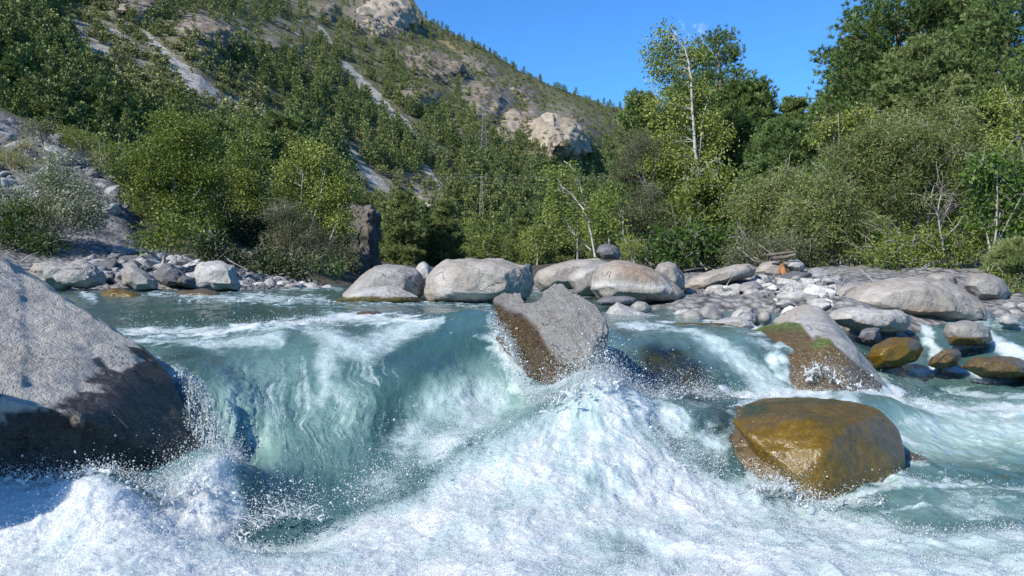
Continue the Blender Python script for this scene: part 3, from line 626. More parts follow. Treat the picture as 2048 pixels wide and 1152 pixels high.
_seed = [0]
def rock(name, label, parts, mat, voxel=.025, smooth=6, amp=(.03, .012, .004), sc=(1.6, 6, 22), wl=None, al=None, wet=None, algae=None, green=None, pale=None, rust=None, facet=0.0,
         group=None, cat='boulder'):
    """wl / al: photo row below which the stone is wet / grown with algae; wet.. rust: functions of (px, py, point)"""
    _seed[0] += 1; sd_ = _seed[0] * 3.7
    V, N, Fs = hull_mesh(parts, voxel, smooth)
    P = V + sd_
    d = amp[0] * fbm3(P, sc[0], 3) + amp[1] * fbm3(P, sc[1], 4, .55) + amp[2] * fbm3(P, sc[2], 3)
    if facet: d = d - facet * np.clip(fbm3(P, sc[0] * 1.6, 4, .55, 5, ridged=True), -.2, 1)
    V = V + N * d[:, None]
    px, py = proj(V); nz = fbm3(P, 7.0, 4, .6, 9)
    A = {k: np.zeros(len(V)) for k in ('wet', 'algae', 'green', 'pale', 'rust')}
    ext = max(4.0, (py.max() - py.min()) * .09)
    if wl is not None: A['wet'] = sstep(wl - ext * .35, wl + ext * .35, py + nz * ext * .8)
    if al is not None: A['algae'] = sstep(al - ext * .4, al + ext * .4, py + nz * ext)
    for k, f in (('wet', wet), ('algae', algae), ('green', green), ('pale', pale), ('rust', rust)):
        if f is not None: A[k] = np.clip(np.maximum(A[k], f(px + nz * ext * .6, py + nz * ext * .6, V)), 0, 1)
    if V[:, 1].min() < 12 and mat is not M['drowned']:
        wz_ = WZ(V[:, 0], V[:, 1]); RIMS.append(V[(np.abs(V[:, 2] - wz_) < .022)][:, :2])
    base = np.array([(V[:, 0].min() + V[:, 0].max()) / 2, (V[:, 1].min() + V[:, 1].max()) / 2, V[:, 2].min()])
    me = mesh_from(name, V - base, Fs, [mat], attrs=A, smooth=True)
    return link(name, me, base, label=label, cat=cat, group=group)

def simple(name, label, outline, Y, df, db, mat, **k):
    if name == 'boulder':
        k.setdefault('facet', .028); k.setdefault('smooth', 3)
        if Y < 10.6: k.setdefault('wl', max(q[1] for q in outline) - .11 * (max(q[1] for q in outline) - min(q[1] for q in outline)) - 2)
    fc = k.pop('fc', (0, 0)); sf = k.pop('sf', .86); mid = k.pop('mid', .5)
    return rock(name, label, [ring(outline, Y, df, db, sf, mid, fc)], mat, **k)

def pts(*q): return np.array([at(*p) for p in q])

# big rock on the left of the fall: sunlit slab on the left, dark wet flank on the right
left = pts((-420,330,4.2),(-420,760,2.9),(-420,1060,2.8),(-420,700,5.0),(0,512,4.15),(42,542,4.1),(105,583,4.05),(185,632,4.0),(262,682,3.95),(300,694,3.9),(20,520,4.6),(200,640,4.5),(290,690,4.3),
           (206,745,3.47),(172,832,3.03),(140,870,3.02),(0,790,2.95),(-150,760,2.9),(120,1010,2.98),(0,1010,2.9),
           (350,752,3.82),(390,830,3.69),(420,900,3.60),(432,960,3.54),(335,1000,3.4),(250,1020,3.25),(430,1050,3.55),(330,1060,3.4),(200,1060,3.1),(350,755,4.4),(420,900,4.6),(428,1060,4.6))
def wet_shade_left(px, py, V):  # splash wetness; right of the ridge its dark tone also paints the flank's shade
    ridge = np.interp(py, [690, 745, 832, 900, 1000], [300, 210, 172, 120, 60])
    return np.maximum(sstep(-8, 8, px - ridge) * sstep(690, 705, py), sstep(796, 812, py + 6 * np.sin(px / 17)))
slab = pts((-420,330,4.1),(-420,745,2.84),(0,514,4.1),(44,545,4.03),(60,600,3.84),(72,690,3.42),(48,766,3.05),(-150,748,2.84),(0,520,4.7),(60,620,4.4),(60,740,4.0),(-420,400,4.8),(-200,740,4.0))
rock('boulder', 'huge pale grey rock at the left edge with a dark wet overhanging flank', [left, slab, np.array([[x, y, z] for x in (-3.4, -2.4) for y in (1.9, 2.5) for z in (-1.3, .1)] + [[-3.0, 2.1, .48], [-2.52, 2.2, .38]])], M['fore'], voxel=.016, smooth=1, amp=(.03, .012, .003), sc=(1.6, 5.5, 20), facet=.028, wet=wet_shade_left,  # third hull: unseen hump added off frame to cast shade on the face
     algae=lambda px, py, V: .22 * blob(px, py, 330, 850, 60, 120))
rock('stone', 'small rounded stone wedged in the dark flank of the huge left rock', [ring([(138,838),(150,826),(166,824),(172,840),(168,856),(150,858),(139,850)], 3.02, .07, .1)], M['slate'], voxel=.008, smooth=4, amp=(.006, .004, .001), sc=(5, 14, 40), wl=820, cat='stone')

# pointed rock in the middle of the fall
mid = pts((1105,560,5.1),(1060,572,5.2),(1130,568,4.9),(1180,600,4.85),(1216,640,4.9),(1223,672,4.92),(1213,716,4.85),(1196,770,4.75),(1160,800,4.65),(1100,815,4.6),(1068,800,4.62),(1045,735,4.7),
          (1030,680,4.8),(1010,655,4.95),(986,625,5.15),(980,605,5.25),(1000,580,5.3),(1030,578,5.3),(1075,640,4.62),(1110,700,4.42),(1120,760,4.42),(1190,700,4.6),(1110,800,4.45),(1110,590,4.75),
          (1040,900,4.6),(1200,900,4.7),(1120,900,4.45),(1000,640,5.6),(1200,650,5.6),(1100,590,5.6),(1100,800,5.6))
mid = pts((1111,561,5.3),(1128,561,5.2),(1154,582,5.05),(1189,600,4.92),(1219,630,4.82),(1225,658,4.76),(1221,704,4.68),(1210,726,4.65),(1196,775,4.62),(1160,800,4.58),(1100,815,4.6),(1068,808,4.62),(1080,640,4.78),(1105,704,4.54),(1120,765,4.46),(1190,704,4.52),(1150,620,4.80),(1110,800,4.48),
          (1062,600,5.1),(1045,640,4.95),(1040,900,4.6),(1200,900,4.7),(1120,900,4.45),(1060,640,5.6),(1200,650,5.6),(1100,600,5.6),(1100,800,5.6))
mid2 = pts((979,605,5.25),(984,590,5.28),(1005,580,5.3),(1042,582,5.25),(1075,612,5.0),(981,618,5.15),(1011,650,4.95),(1032,706,4.8),(1054,762,4.68),(1063,808,4.62),(1085,660,4.72),(1105,720,4.52),(1110,800,4.5),(1050,900,4.6),(1110,900,4.5),(1000,620,5.7),(1080,640,5.7),(1060,800,5.4),(1030,640,4.9))
def wet_mid(px, py, V):
    edge = np.interp(px, [960, 1000, 1040, 1075, 1100, 1120, 1160, 1200, 1230], [592, 610, 624, 656, 700, 722, 730, 714, 704])
    return sstep(-6, 8, py - edge)
mid = mid - np.array([0, .0, 0]); mid, mid2 = (q * ((q[:, 1:2] - .22) / q[:, 1:2]) for q in (mid, mid2))     # a little nearer along the same lines of sight
rock('boulder', 'pointed grey rock with a dark brown wet foot standing in the middle of the fall', [mid, mid2], M['mid'], voxel=.014, smooth=1, amp=(.018, .02, .007), sc=(2.2, 6, 24), facet=.042, wet=wet_mid,
     algae=lambda px, py, V: .40 * wet_mid(px, py, V) * np.clip(blob(px, py, 1010, 640, 45, 50) + blob(px, py, 1110, 790, 60, 60) + .3, 0, 1), rust=lambda px, py, V: 0 * px,
     green=lambda px, py, V: .5 * blob(px, py, 1136, 728, 14, 14))

# left bank
simple('boulder', 'rough grey boulder with a shadowed right side just behind the huge left rock', [(45,538),(70,522),(120,518),(175,517),(200,528),(214,545),(214,572),(180,584),(120,584),(60,570)], 12.3, .45, .6, M['grey'], facet=.10, amp=(.04,.06,.012), sc=(1.2,3.5,12), smooth=2)
simple('boulder', 'smooth leaning pale grey boulder left of the algae covered stone', [(240,545),(246,530),(262,527),(290,540),(318,560),(320,582),(270,586),(244,570)], 12.8, .4, .5, M['grey'], smooth=4)
simple('boulder', 'dark angular boulder in the gap between the two pale left bank boulders', [(303,545),(322,528),(340,525),(370,545),(394,560),(396,580),(330,578),(306,565)], 13.8, .35, .5, M['slate'], facet=.06)
simple('boulder', 'big bright grey boulder at the foot of the dark thicket', [(384,548),(396,527),(425,520),(455,521),(472,530),(476,552),(488,572),(480,588),(430,588),(392,575)], 12.8, .5, .6, M['pale'], facet=.06, amp=(.03,.04,.01), sc=(1.4,4,14), wl=582)
simple('stone', 'low dark stone in front of the big bright left bank boulder', [(388,565),(405,560),(422,563),(428,576),(400,582),(386,576)], 12.0, .2, .2, M['slate'], facet=.04, cat='stone')
simple('boulder', 'golden algae stone with a white patch in the far left shallows', [(194,598),(200,582),(222,575),(250,577),(280,588),(302,602),(296,612),(200,612)], 10.4, .25, .3, M['golden'], voxel=.018, al=560, pale=lambda px, py, V: 1.6 * blob(px, py, 243, 592, 20, 8) * (py > 0), wet=lambda px, py, V: 0 * px)
simple('boulder', 'brown drowned boulder with water sliding over it on the far left', [(338,590),(360,578),(400,575),(440,585),(458,600),(440,612),(350,612)], 10.9, .35, .4, M['drowned'], wl=500, algae=lambda px, py, V: .3 + 0 * px)
simple('stone', 'rock fragment with an ochre face at the root of the left trees', [(196,560),(214,540),(232,548),(236,570),(216,576)], 13.0, .25, .3, M['slate'], facet=.05, cat='stone')
# middle distance
simple('boulder', 'smooth dark grey boulder left of the largest mid river boulder', [(682,592),(700,572),(722,548),(748,530),(775,526),(810,528),(840,542),(851,562),(848,592),(830,606),(700,606)], 9.9, .45, .6, M['grey'], amp=(.03,.02,.004))
simple('boulder', 'pale low slab with a green algae base in front of the smooth grey boulder', [(666,602),(690,585),(735,573),(775,570),(805,578),(838,592),(842,606),(800,614),(690,614)], 9.3, .3, .35, M['pale'], voxel=.016, amp=(.02,.012,.003), al=594, wl=601, green=lambda px, py, V: .5 * sstep(592, 597, py))
simple('stone', 'small pale pointed stone peeping out behind two mid river boulders', [(828,545),(836,527),(848,521),(860,530),(868,548),(866,570),(832,570)], 11.2, .25, .3, M['pale'], cat='stone')
simple('boulder', 'largest flat topped grey boulder in the middle of the river', [(849,590),(852,555),(868,535),(893,520),(940,517),(1000,516),(1030,524),(1052,530),(1064,548),(1066,580),(1058,602),(1020,612),(900,614),(856,606)], 9.6, .55, .8, M['tan'], amp=(.04,.03,.005), facet=.02, voxel=.02, wl=602, rust=lambda px, py, V: .4 * blob(px, py, 885, 602, 35, 8), pale=lambda px, py, V: .5*stroke(px, py, [(880,585),(1000,592)], 7)+.35 * blob(px, py, 885, 560, 14, 18))
simple('boulder', 'dark faced block against the right end of the largest boulder', [(1035,545),(1048,526),(1064,525),(1072,545),(1072,575),(1050,590),(1036,575)], 9.95, .25, .4, M['slate'], facet=.06)
simple('boulder', 'long tan sloping boulder below the leaning sapling', [(1064,560),(1072,540),(1110,525),(1160,516),(1195,514),(1215,522),(1220,560),(1180,580),(1080,585)], 12.2, .5, .7, M['tan'])
simple('boulder', 'bluish grey boulder tucked behind the pointed fall rock', [(1134,560),(1150,535),(1180,523),(1215,520),(1245,530),(1250,570),(1220,596),(1150,592)], 10.9, .4, .6, M['grey'], pale=lambda px, py, V: .6 * blob(px, py, 1162, 548, 18, 8, -15))
simple('boulder', 'broad grey boulder with an orange brown crown right of the pointed fall rock', [(1176,580),(1184,548),(1200,527),(1228,517),(1262,521),(1290,530),(1325,545),(1352,566),(1374,592),(1368,608),(1310,612),(1200,606)], 10.0, .55, .7, M['tan'], voxel=.02, rust=lambda px, py, V: .55 * blob(px, py, 1275, 545, 50, 18, 12), pale=lambda px, py, V: .75 * stroke(px, py, [(1180,568),(1250,570),(1340,574)], 6), amp=(.03,.016,.004))
simple('boulder', 'dark round boulder perched on top beside the leaning sapling', [(1190,505),(1198,490),(1215,486),(1230,490),(1242,508),(1238,520),(1205,522)], 12.6, .3, .35, M['slate'], facet=.03)
simple('boulder', 'brownish rounded boulder at the right shoulder of the orange crowned one', [(1304,545),(1314,525),(1335,518),(1355,524),(1370,548),(1372,580),(1330,590),(1306,575)], 11.6, .4, .5, M['tan'])
simple('boulder', 'pale tilted slab rising to the right above the gravel bar', [(1362,578),(1378,556),(1420,540),(1470,527),(1500,526),(1513,538),(1508,552),(1470,562),(1420,580),(1380,588)], 12.6, .4, .6, M['tan'], amp=(.02,.015,.004))
simple('stone', 'dark flat stone lying at the foot of the orange crowned boulder', [(1190,602),(1205,595),(1250,593),(1274,598),(1272,607),(1230,610),(1195,610)], 9.0, .25, .25, M['slate'], voxel=.016, cat='stone')
simple('stone', 'white pointed stone with mossy water line right of the pointed fall rock', [(1200,628),(1215,612),(1235,603),(1262,612),(1300,630),(1304,640),(1240,646),(1205,642)], 8.2, .25, .25, M['pale'], voxel=.014, facet=.03, al=633, cat='stone')
simple('stone', 'grey cobble behind the white pointed stone', [(1262,612),(1275,602),(1292,604),(1304,618),(1296,628),(1266,626)], 8.7, .15, .15, M['grey'], voxel=.014, cat='stone')
simple('boulder', 'squat grey stone standing in the shallows before the gravel bar', [(1393,640),(1396,618),(1412,607),(1428,610),(1446,625),(1452,645),(1420,652)], 8.3, .2, .22, M['grey'], voxel=.015)
simple('stone', 'blue grey pebble shaped stone left of the squat grey stone', [(1362,640),(1368,626),(1385,620),(1402,626),(1410,642),(1390,650)], 8.2, .15, .15, M['grey'], voxel=.013, cat='stone')
simple('stone', 'pale flat stone at the edge of the gravel next to the open water', [(1345,630),(1355,619),(1378,618),(1384,628),(1366,636)], 8.6, .12, .12, M['pale'], voxel=.013, cat='stone')
simple('boulder', 'pale rounded stone in front of the gravel bar with a twin hump', [(1455,642),(1462,622),(1482,610),(1508,612),(1520,630),(1522,650),(1480,660)], 8.1, .2, .25, M['pale'], voxel=.015)
simple('stone', 'brown knob of stone right of the twin humped pale stone', [(1517,640),(1520,625),(1532,619),(1542,626),(1544,642),(1530,650)], 8.0, .12, .14, M['tan'], voxel=.013, cat='stone')
simple('boulder', 'flat rust brown algae slab awash in the shallows below the gravel bar', [(1310,652),(1340,645),(1400,642),(1460,646),(1500,656),(1512,666),(1440,672),(1330,668)], 7.3, .25, .3, M['golden'], voxel=.015, amp=(.012,.008,.002), al=500, rust=lambda px, py, V: .4 + 0 * px)
simple('boulder', 'white topped slab lying against the mossy ridge rock', [(1410,645),(1440,634),(1475,632),(1505,640),(1520,655),(1500,668),(1440,660)], 7.7, .2, .25, M['pale'], voxel=.015, amp=(.012,.01,.003))
# ridge rock with moss
ridge = [pts((1545,642,6.7),(1570,622,6.7),(1610,608,6.7),(1640,612,6.6),(1670,640,6.5),(1700,690,6.3),(1740,735,6.2),(1780,775,6.1),(1800,800,6.1),(1775,800,5.85),(1730,740,5.85),(1690,690,5.95),(1650,668,6.05),(1600,660,6.3),(1545,660,6.6),
             (1600,800,6.2),(1700,800,5.9),(1620,620,7.2),(1680,660,7.0),(1780,800,6.7)),
         pts((1498,662,6.5),(1530,648,6.4),(1575,642,6.2),(1610,646,6.05),(1660,672,5.72),(1690,676,5.75),(1715,700,5.75),(1745,760,5.72),(1770,800,5.75),(1640,690,5.68),(1560,720,5.6),(1600,780,5.25),(1700,790,5.3),(1500,720,6.0),(1560,800,5.4),(1680,860,5.3),(1600,660,6.6),(1700,700,6.4))]
def ridge_wet(px, py, V):
    e = np.interp(px, [1490, 1540, 1600, 1622, 1650, 1690, 1712, 1740, 1790], [655, 646, 648, 676, 676, 666, 664, 664, 664])
    edge = np.interp(py, [640, 690, 735, 775, 800], [1622, 1668, 1722, 1770, 1792])
    return sstep(-4, 5, py - e) * np.maximum(sstep(6, -6, px - edge), px < 1615)
rock('boulder', 'pale ridge backed rock with a mossy green edge under thin sliding water', ridge, M['moss'], voxel=.016, smooth=3, amp=(.02, .010, .002), wet=ridge_wet, algae=lambda px, py, V: ridge_wet(px, py, V) * np.clip(1 - .35 * blob(px, py, 1660, 765, 70, 40), 0, 1) * .92,
     green=lambda px, py, V: 1.5 * np.clip(stroke(px, py, [(1510,655),(1560,644),(1608,650)], 12) + stroke(px, py, [(1630,690),(1665,672),(1695,674)], 10), 0, 1) * ridge_wet(px, py, V))
simple('boulder', 'long white backed rock with a brown underside behind the mossy ridge rock', [(1650,640),(1665,618),(1700,612),(1740,616),(1765,622),(1800,617),(1822,630),(1824,648),(1808,664),(1770,672),(1700,662)], 7.9, .35, .4, M['pale'], voxel=.017, rust=lambda px, py, V: .45 * stroke(px, py, [(1690,655),(1740,660),(1800,655)], 10), amp=(.025,.016,.003))
simple('stone', 'sharp edged charcoal stone under the white backed rock', [(1710,675),(1722,658),(1745,652),(1762,654),(1768,678),(1758,692),(1725,694)], 7.2, .2, .22, M['slate'], voxel=.014, facet=.03, smooth=1, cat='stone')
simple('boulder', 'glistening golden brown wet stone beside the small cascade on the right', [(1728,715),(1745,690),(1780,672),(1820,668),(1842,680),(1850,700),(1836,725),(1800,742),(1745,745)], 6.8, .3, .35, M['golden'], voxel=.014, smooth=4, al=500, amp=(.02,.012,.002), wet=lambda px, py, V: .5 * sstep(1815, 1835, px))
simple('boulder', 'huge smooth whaleback boulder on the right bank', [(1662,612),(1690,588),(1730,565),(1790,551),(1850,549),(1900,562),(1950,590),(1985,620),(1996,648),(1940,655),(1830,650),(1700,630)], 9.4, .7, 1.0, M['tan'], voxel=.024, amp=(.04,.02,.005), rust=lambda px, py, V: .5 * blob(px, py, 1830, 622, 70, 9), wet=lambda px, py, V: .8 * blob(px, py, 1860, 636, 50, 8))
simple('boulder', 'grey stone with a yellow algae collar in the right hand cascade', [(1880,665),(1890,645),(1920,638),(1960,640),(1985,655),(1992,682),(1960,696),(1895,694)], 7.5, .25, .3, M['grey'], voxel=.015, al=674, wl=676)
simple('boulder', 'dark brown wet stone splitting the right hand cascade', [(1848,735),(1860,712),(1885,696),(1915,690),(1930,705),(1926,735),(1880,745)], 6.95, .22, .25, M['golden'], voxel=.014, wl=500, algae=lambda px, py, V: .25 + 0 * px)
simple('boulder', 'drowned olive brown slab below the cascade at the right edge', [(1915,735),(1940,712),(1990,706),(2040,716),(2080,735),(2080,760),(1960,758)], 6.7, .3, .35, M['drowned'], voxel=.015, wl=500, algae=lambda px, py, V: .5 + 0 * px)
simple('boulder', 'grey block at the right edge behind the whaleback boulder', [(1922,570),(1940,546),(1975,545),(2010,560),(2024,585),(2015,608),(1950,606)], 10.9, .4, .5, M['grey'])
simple('boulder', 'low rock showing over the crest of the whaleback boulder', [(1850,560),(1862,547),(1890,545),(1912,552),(1920,575),(1870,580)], 11.4, .3, .4, M['tan'])
simple('stone', 'small white stone on the water at the far right', [(1994,645),(2000,632),(2018,626),(2036,640),(2044,652),(2010,656)], 8.4, .15, .18, M['pale'], voxel=.014, cat='stone')
simple('boulder', 'grey boulder half buried in the gravel bar', [(1472,585),(1484,566),(1510,560),(1528,572),(1530,592),(1490,600)], 11.2, .25, .3, M['grey'])
simple('boulder', 'brown rock with an orange streak below the overhanging thicket', [(1505,545),(1520,525),(1550,517),(1576,525),(1590,545),(1570,560),(1520,558)], 14.4, .4, .5, M['tan'], rust=lambda px, py, V: 1.0 * blob(px, py, 1563, 538, 9, 16))
simple('boulder', 'pale lump of rock right of the orange streaked rock', [(1570,535),(1576,519),(1596,516),(1612,528),(1612,542),(1590,546)], 14.2, .3, .3, M['pale'])
simple('boulder', 'shadowed grey boulder left of the whaleback under hanging branches', [(1660,610),(1668,580),(1700,562),(1735,560),(1750,575),(1720,600)], 10.4, .35, .4, M['grey'])
# golden boulder in the foreground
gold = pts((1466,842,4.0),(1480,815,4.15),(1520,798,4.3),(1580,796,4.3),(1660,797,4.3),(1720,805,4.28),(1765,820,4.22),(1790,850,4.1),(1806,890,4.0),(1808,915,3.95),(1790,930,3.85),(1740,945,3.72),(1680,965,3.62),(1635,972,3.58),(1590,950,3.6),(1540,908,3.68),(1490,868,3.82),
           (1620,840,3.78),(1700,850,3.76),(1560,850,3.84),(1650,900,3.62),(1740,880,3.80),(1600,1040,3.72),(1640,1040,3.6),(1800,1020,3.9),(1520,800,4.6),(1700,800,4.7),(1800,900,4.6),(1650,1000,4.8))
rock('boulder', 'large golden brown algae coated boulder with a glossy film of water', [gold], M['golden'], voxel=.013, smooth=6, amp=(.025, .014, .003), sc=(2.5, 7, 26), al=300,
     green=lambda px, py, V: 1.2 * np.clip(blob(px, py, 1510, 820, 30, 14, -10) + .5 * stroke(px, py, [(1560,805),(1680,802)], 6) + .25 * stroke(px, py, [(1600,830),(1720,870),(1780,900)], 16), 0, 1), wet=lambda px, py, V: .55 * stroke(px, py, [(1500,830),(1570,860),(1620,900),(1640,950)], 10))
rock('boulder', 'brown wet ledge under the water film left of the golden boulder', [pts((1400,815,4.42),(1480,808,4.4),(1560,880,3.85),(1600,960,3.62),(1540,960,3.72),(1450,940,3.85),(1400,880,4.05),(1380,850,4.3),(1500,1050,3.8),(1400,1000,4.2),(1560,830,4.6))], M['drowned'], voxel=.016, smooth=5, wl=300, algae=lambda px, py, V: .2 + 0 * px)
rock('stone', 'drowned brown shelf running right from the golden boulder', [pts((1800,890,4.2),(1840,905,4.2),(1900,940,4.0),(1940,960,3.95),(1860,965,3.9),(1800,950,3.9),(1850,1000,4.1),(1790,1000,4.2))], M['drowned'], voxel=.013, smooth=4, wl=300, cat='stone')
# drowned dome right of the pointed rock
rock('boulder', 'dark brown drowned dome under clear sliding water beside the pointed rock', [pts((1250,712,5.6),(1290,698,5.66),(1330,697,5.67),(1380,712,5.55),(1420,745,5.33),(1440,785,5.05),(1330,748,5.27),(1260,765,5.1),(1380,780,5.1),(1240,760,5.3),(1300,860,5.1),(1420,860,5.1),(1300,760,6.0),(1420,780,5.8))], M['drowned'], voxel=.02, smooth=6, wl=300)
simple('stone', 'brown stone drowned behind the breaking wave left of the pointed rock', [(700,630),(725,622),(755,621),(775,630),(760,645),(710,645)], 7.2, .2, .2, M['drowned'], voxel=.015, wl=300, cat='stone')

# cliff on the left bank
cl = [ring([(688,540),(690,470),(690,425),(702,402),(724,392),(748,396),(764,420),(764,470),(770,520),(772,570),(700,575)], 31, 1.3, 2.0, .85, .45, (-8, 0)),
      ring([(684,560),(690,520),(715,490),(740,505),(748,560),(730,580),(690,580)], 29.5, .7, 1.0)]
rock('cliff', 'weathered rock pillar standing where the left bank ends', cl, M['cliff'], voxel=.07, smooth=1, amp=(.25, .22, .06), sc=(.5, 1.6, 6), facet=.40, cat='rock outcrop')
rock('cliff', 'pale rock ledge showing between the pines above the left thicket', [ring([(520,345),(535,325),(560,320),(585,330),(590,360),(550,375)], 46, 1.5, 2.0)], M['cliff'], voxel=.12, smooth=1, amp=(.25, .2, .06), sc=(.5, 1.5, 5), facet=.35, cat='rock outcrop')
rock('cliff', 'tan rock face glimpsed behind the bare brown tree', [ring([(1258,375),(1275,350),(1310,345),(1330,365),(1320,395),(1270,398)], 44, 1.2, 2.0)], M['cliff'], voxel=.12, smooth=1, amp=(.2, .2, .06), sc=(.5, 1.5, 5), facet=.3, cat='rock outcrop')

# crags of the mountain side
def crag(label, outline, pale=0.0, fat=.30):
    o = np.asarray(outline, float); c = o.mean(0); P, PX, PY = MT[0], MT[1], MT[2]; rr = np.random.default_rng(int(c[0]))
    def depth(px, py):
        j = int(np.clip(round((px + 640) / 4.0), 0, PX.shape[1] - 1)); i = int(np.argmin(np.abs(PY[:, j] - py))); return float(P[i, j][1])
    D = depth(*c); wd = np.ptp(o[:, 0]) / F * D
    def body(q, f0, f1):
        cc = q.mean(0); pp = []
        for s_, d in ((1, 0), (.8, -f0), (.4, -f0 * 1.3), (.9, f1)):
            w = cc + (q - cc) * s_; dd = np.array([min(depth(*k_), D * 1.06) for k_ in w]); pp.append(at(w[:, 0], w[:, 1], dd * 1.004 + d * wd))
        return np.concatenate(pp)
    parts = [body(o, .07, .35)]
    for _ in range(9):          # buttresses and ledges standing out of the face
        q = c + (o[rr.integers(len(o))] - c) * rr.uniform(.1, .8); w_ = np.ptp(o[:, 0]) * rr.uniform(.05, .12); h_ = np.ptp(o[:, 1]) * rr.uniform(.14, .30)
        parts.append(body(np.array([(q[0] - w_, q[1] + h_), (q[0] - w_ * .8, q[1] - h_ * .5), (q[0] + rr.uniform(-.3, .3) * w_, q[1] - h_), (q[0] + w_ * .7, q[1] - h_ * .6), (q[0] + w_, q[1] + h_)]), rr.uniform(.08, .17), .1))
    k = D / 31
    rock('cliff', label, parts, M['crag_pale'] if pale else M['cliff_far'], voxel=max(D * .0034, wd * .012), smooth=0, amp=(.03 * wd, .035 * wd, .014 * wd), sc=(4.0 / wd, 10 / wd, 28 / wd), facet=.085 * wd, cat='rock outcrop', pale=None)
M['cliff_far'] = rock_mat('dark_mountain_crag', (.085, .072, .06), (.25, .21, .165), .16, .4, (1, .2, .25), .5, 1.0, warm=(.33, .24, .15)); M['crag_pale'] = rock_mat('pale_mountain_crag', (.18, .15, .115), (.40, .35, .28), .16, .4, (1, .2, .2), .35, 1.0, warm=(.42, .29, .19))
crag('pale tan crag jutting from the mountain spur beside the sky', [(1040,262),(1062,232),(1095,222),(1130,228),(1160,240),(1178,268),(1192,308),(1150,320),(1095,322),(1058,300)], 1)
crag('orange stained rock step left of the pale tan crag', [(985,262),(1005,225),(1030,212),(1052,236),(1048,285),(1010,290)], 1)
crag('jagged grey rock tower on the skyline at the top of the mountain', [(690,40),(720,5),(760,-15),(800,-12),(830,8),(845,38),(820,62),(760,70),(710,62)], 1)
crag('dark rock face at the upper left with scrub on its ledges', [(340,85),(370,50),(420,38),(465,52),(485,85),(450,108),(390,105)])
crag('brown rock wall cut off by the top edge of the picture', [(215,20),(240,-18),(300,-25),(335,0),(330,32),(270,40)])
crag('reddish brown rock band below the skyline trees', [(800,135),(830,112),(880,110),(935,128),(940,150),(880,158),(820,156)])
crag('broken brown rock step in the middle of the mountain spur', [(930,205),(945,178),(985,170),(1010,190),(1000,222),(955,232)])
crag('small dark rock face among the trees of the upper slope', [(560,100),(580,80),(615,84),(628,108),(600,122)])
crag('rough brown rocks above the long scree chute', [(795,210),(815,180),(855,178),(872,205),(850,228),(810,230)])
crag('grey broken rocks on the upper slope between two scree runs', [(625,35),(640,8),(670,4),(688,30),(670,52)])
WQ, WF, WN, WPX, WPY = build_water()
# ------------------------------------------------------------------ cobbles
def cobble_mesh(seed, angular=False):
    r = np.random.default_rng(seed); bm = bmesh.new()
    n = 14 if angular else 26
    d = r.normal(size=(n, 3)); d /= np.linalg.norm(d, axis=1)[:, None]
    d *= np.array([1, .75, .55]) * (r.uniform(.8, 1.1, (n, 1)))
    bmesh.ops.convex_hull(bm, input=[bm.verts.new(p) for p in d])
    loose = [v for v in bm.verts if not v.link_faces]; bmesh.ops.delete(bm, geom=loose, context='VERTS')
    if not angular:
        bmesh.ops.triangulate(bm, faces=bm.faces[:]); bmesh.ops.subdivide_edges(bm, edges=bm.edges[:], cuts=2, use_grid_fill=True)
        for _ in range(3): bmesh.ops.smooth_vert(bm, verts=bm.verts[:], factor=.5, use_axis_x=True, use_axis_y=True, use_axis_z=True)
    else:
        bmesh.ops.bevel(bm, geom=bm.edges[:], offset=.05, segments=1, affect='EDGES')
    me = bpy.data.meshes.new('cobble'); bm.to_mesh(me); bm.free()
    if not angular: me.polygons.foreach_set('use_smooth', [True] * len(me.polygons))
    return me
def cob_mat(name, a, b):
    m = NT(name); co = m.n('TexCoord').outputs['Object']; r = m.n('ObjectInfo').outputs['Random']
    col = m.ramp(r, [(0, a), (.45, tuple(.5 * (p + q) for p, q in zip(a, b))), (.8, b), (1, tuple(min(.62, q * 1.25) for q in b))])
    n = m.noise(3, 5, .6, co); col = m.mix(m.map_range(n, .35, .65, 0, .5), col, tuple(q * .5 for q in a))
    bp = m.n('Bump', {'Strength': .5, 'Distance': .05, 'Height': n})
    return m.done(m.n('BsdfPrincipled', {'Base Color': col, 'Roughness': .85, 'Normal': bp.outputs[0]}).outputs[0])
M['cobble'] = cob_mat('river_cobbles', (.25, .24, .222), (.52, .50, .465)); M['rubble'] = cob_mat('slate_rubble', (.10, .10, .105), (.36, .355, .35))
cob = [cobble_mesh(100 + i) for i in range(9)]; rub = [cobble_mesh(200 + i, True) for i in range(8)]
for m_ in cob: m_.materials.append(M['cobble'])
for m_ in rub: m_.materials.append(M['rubble'])
pale_rub = [cobble_mesh(230 + i, True) for i in range(7)]
for m_ in pale_rub: m_.materials.append(M['cobble'])
mix_cob = cob[:4] + pale_rub

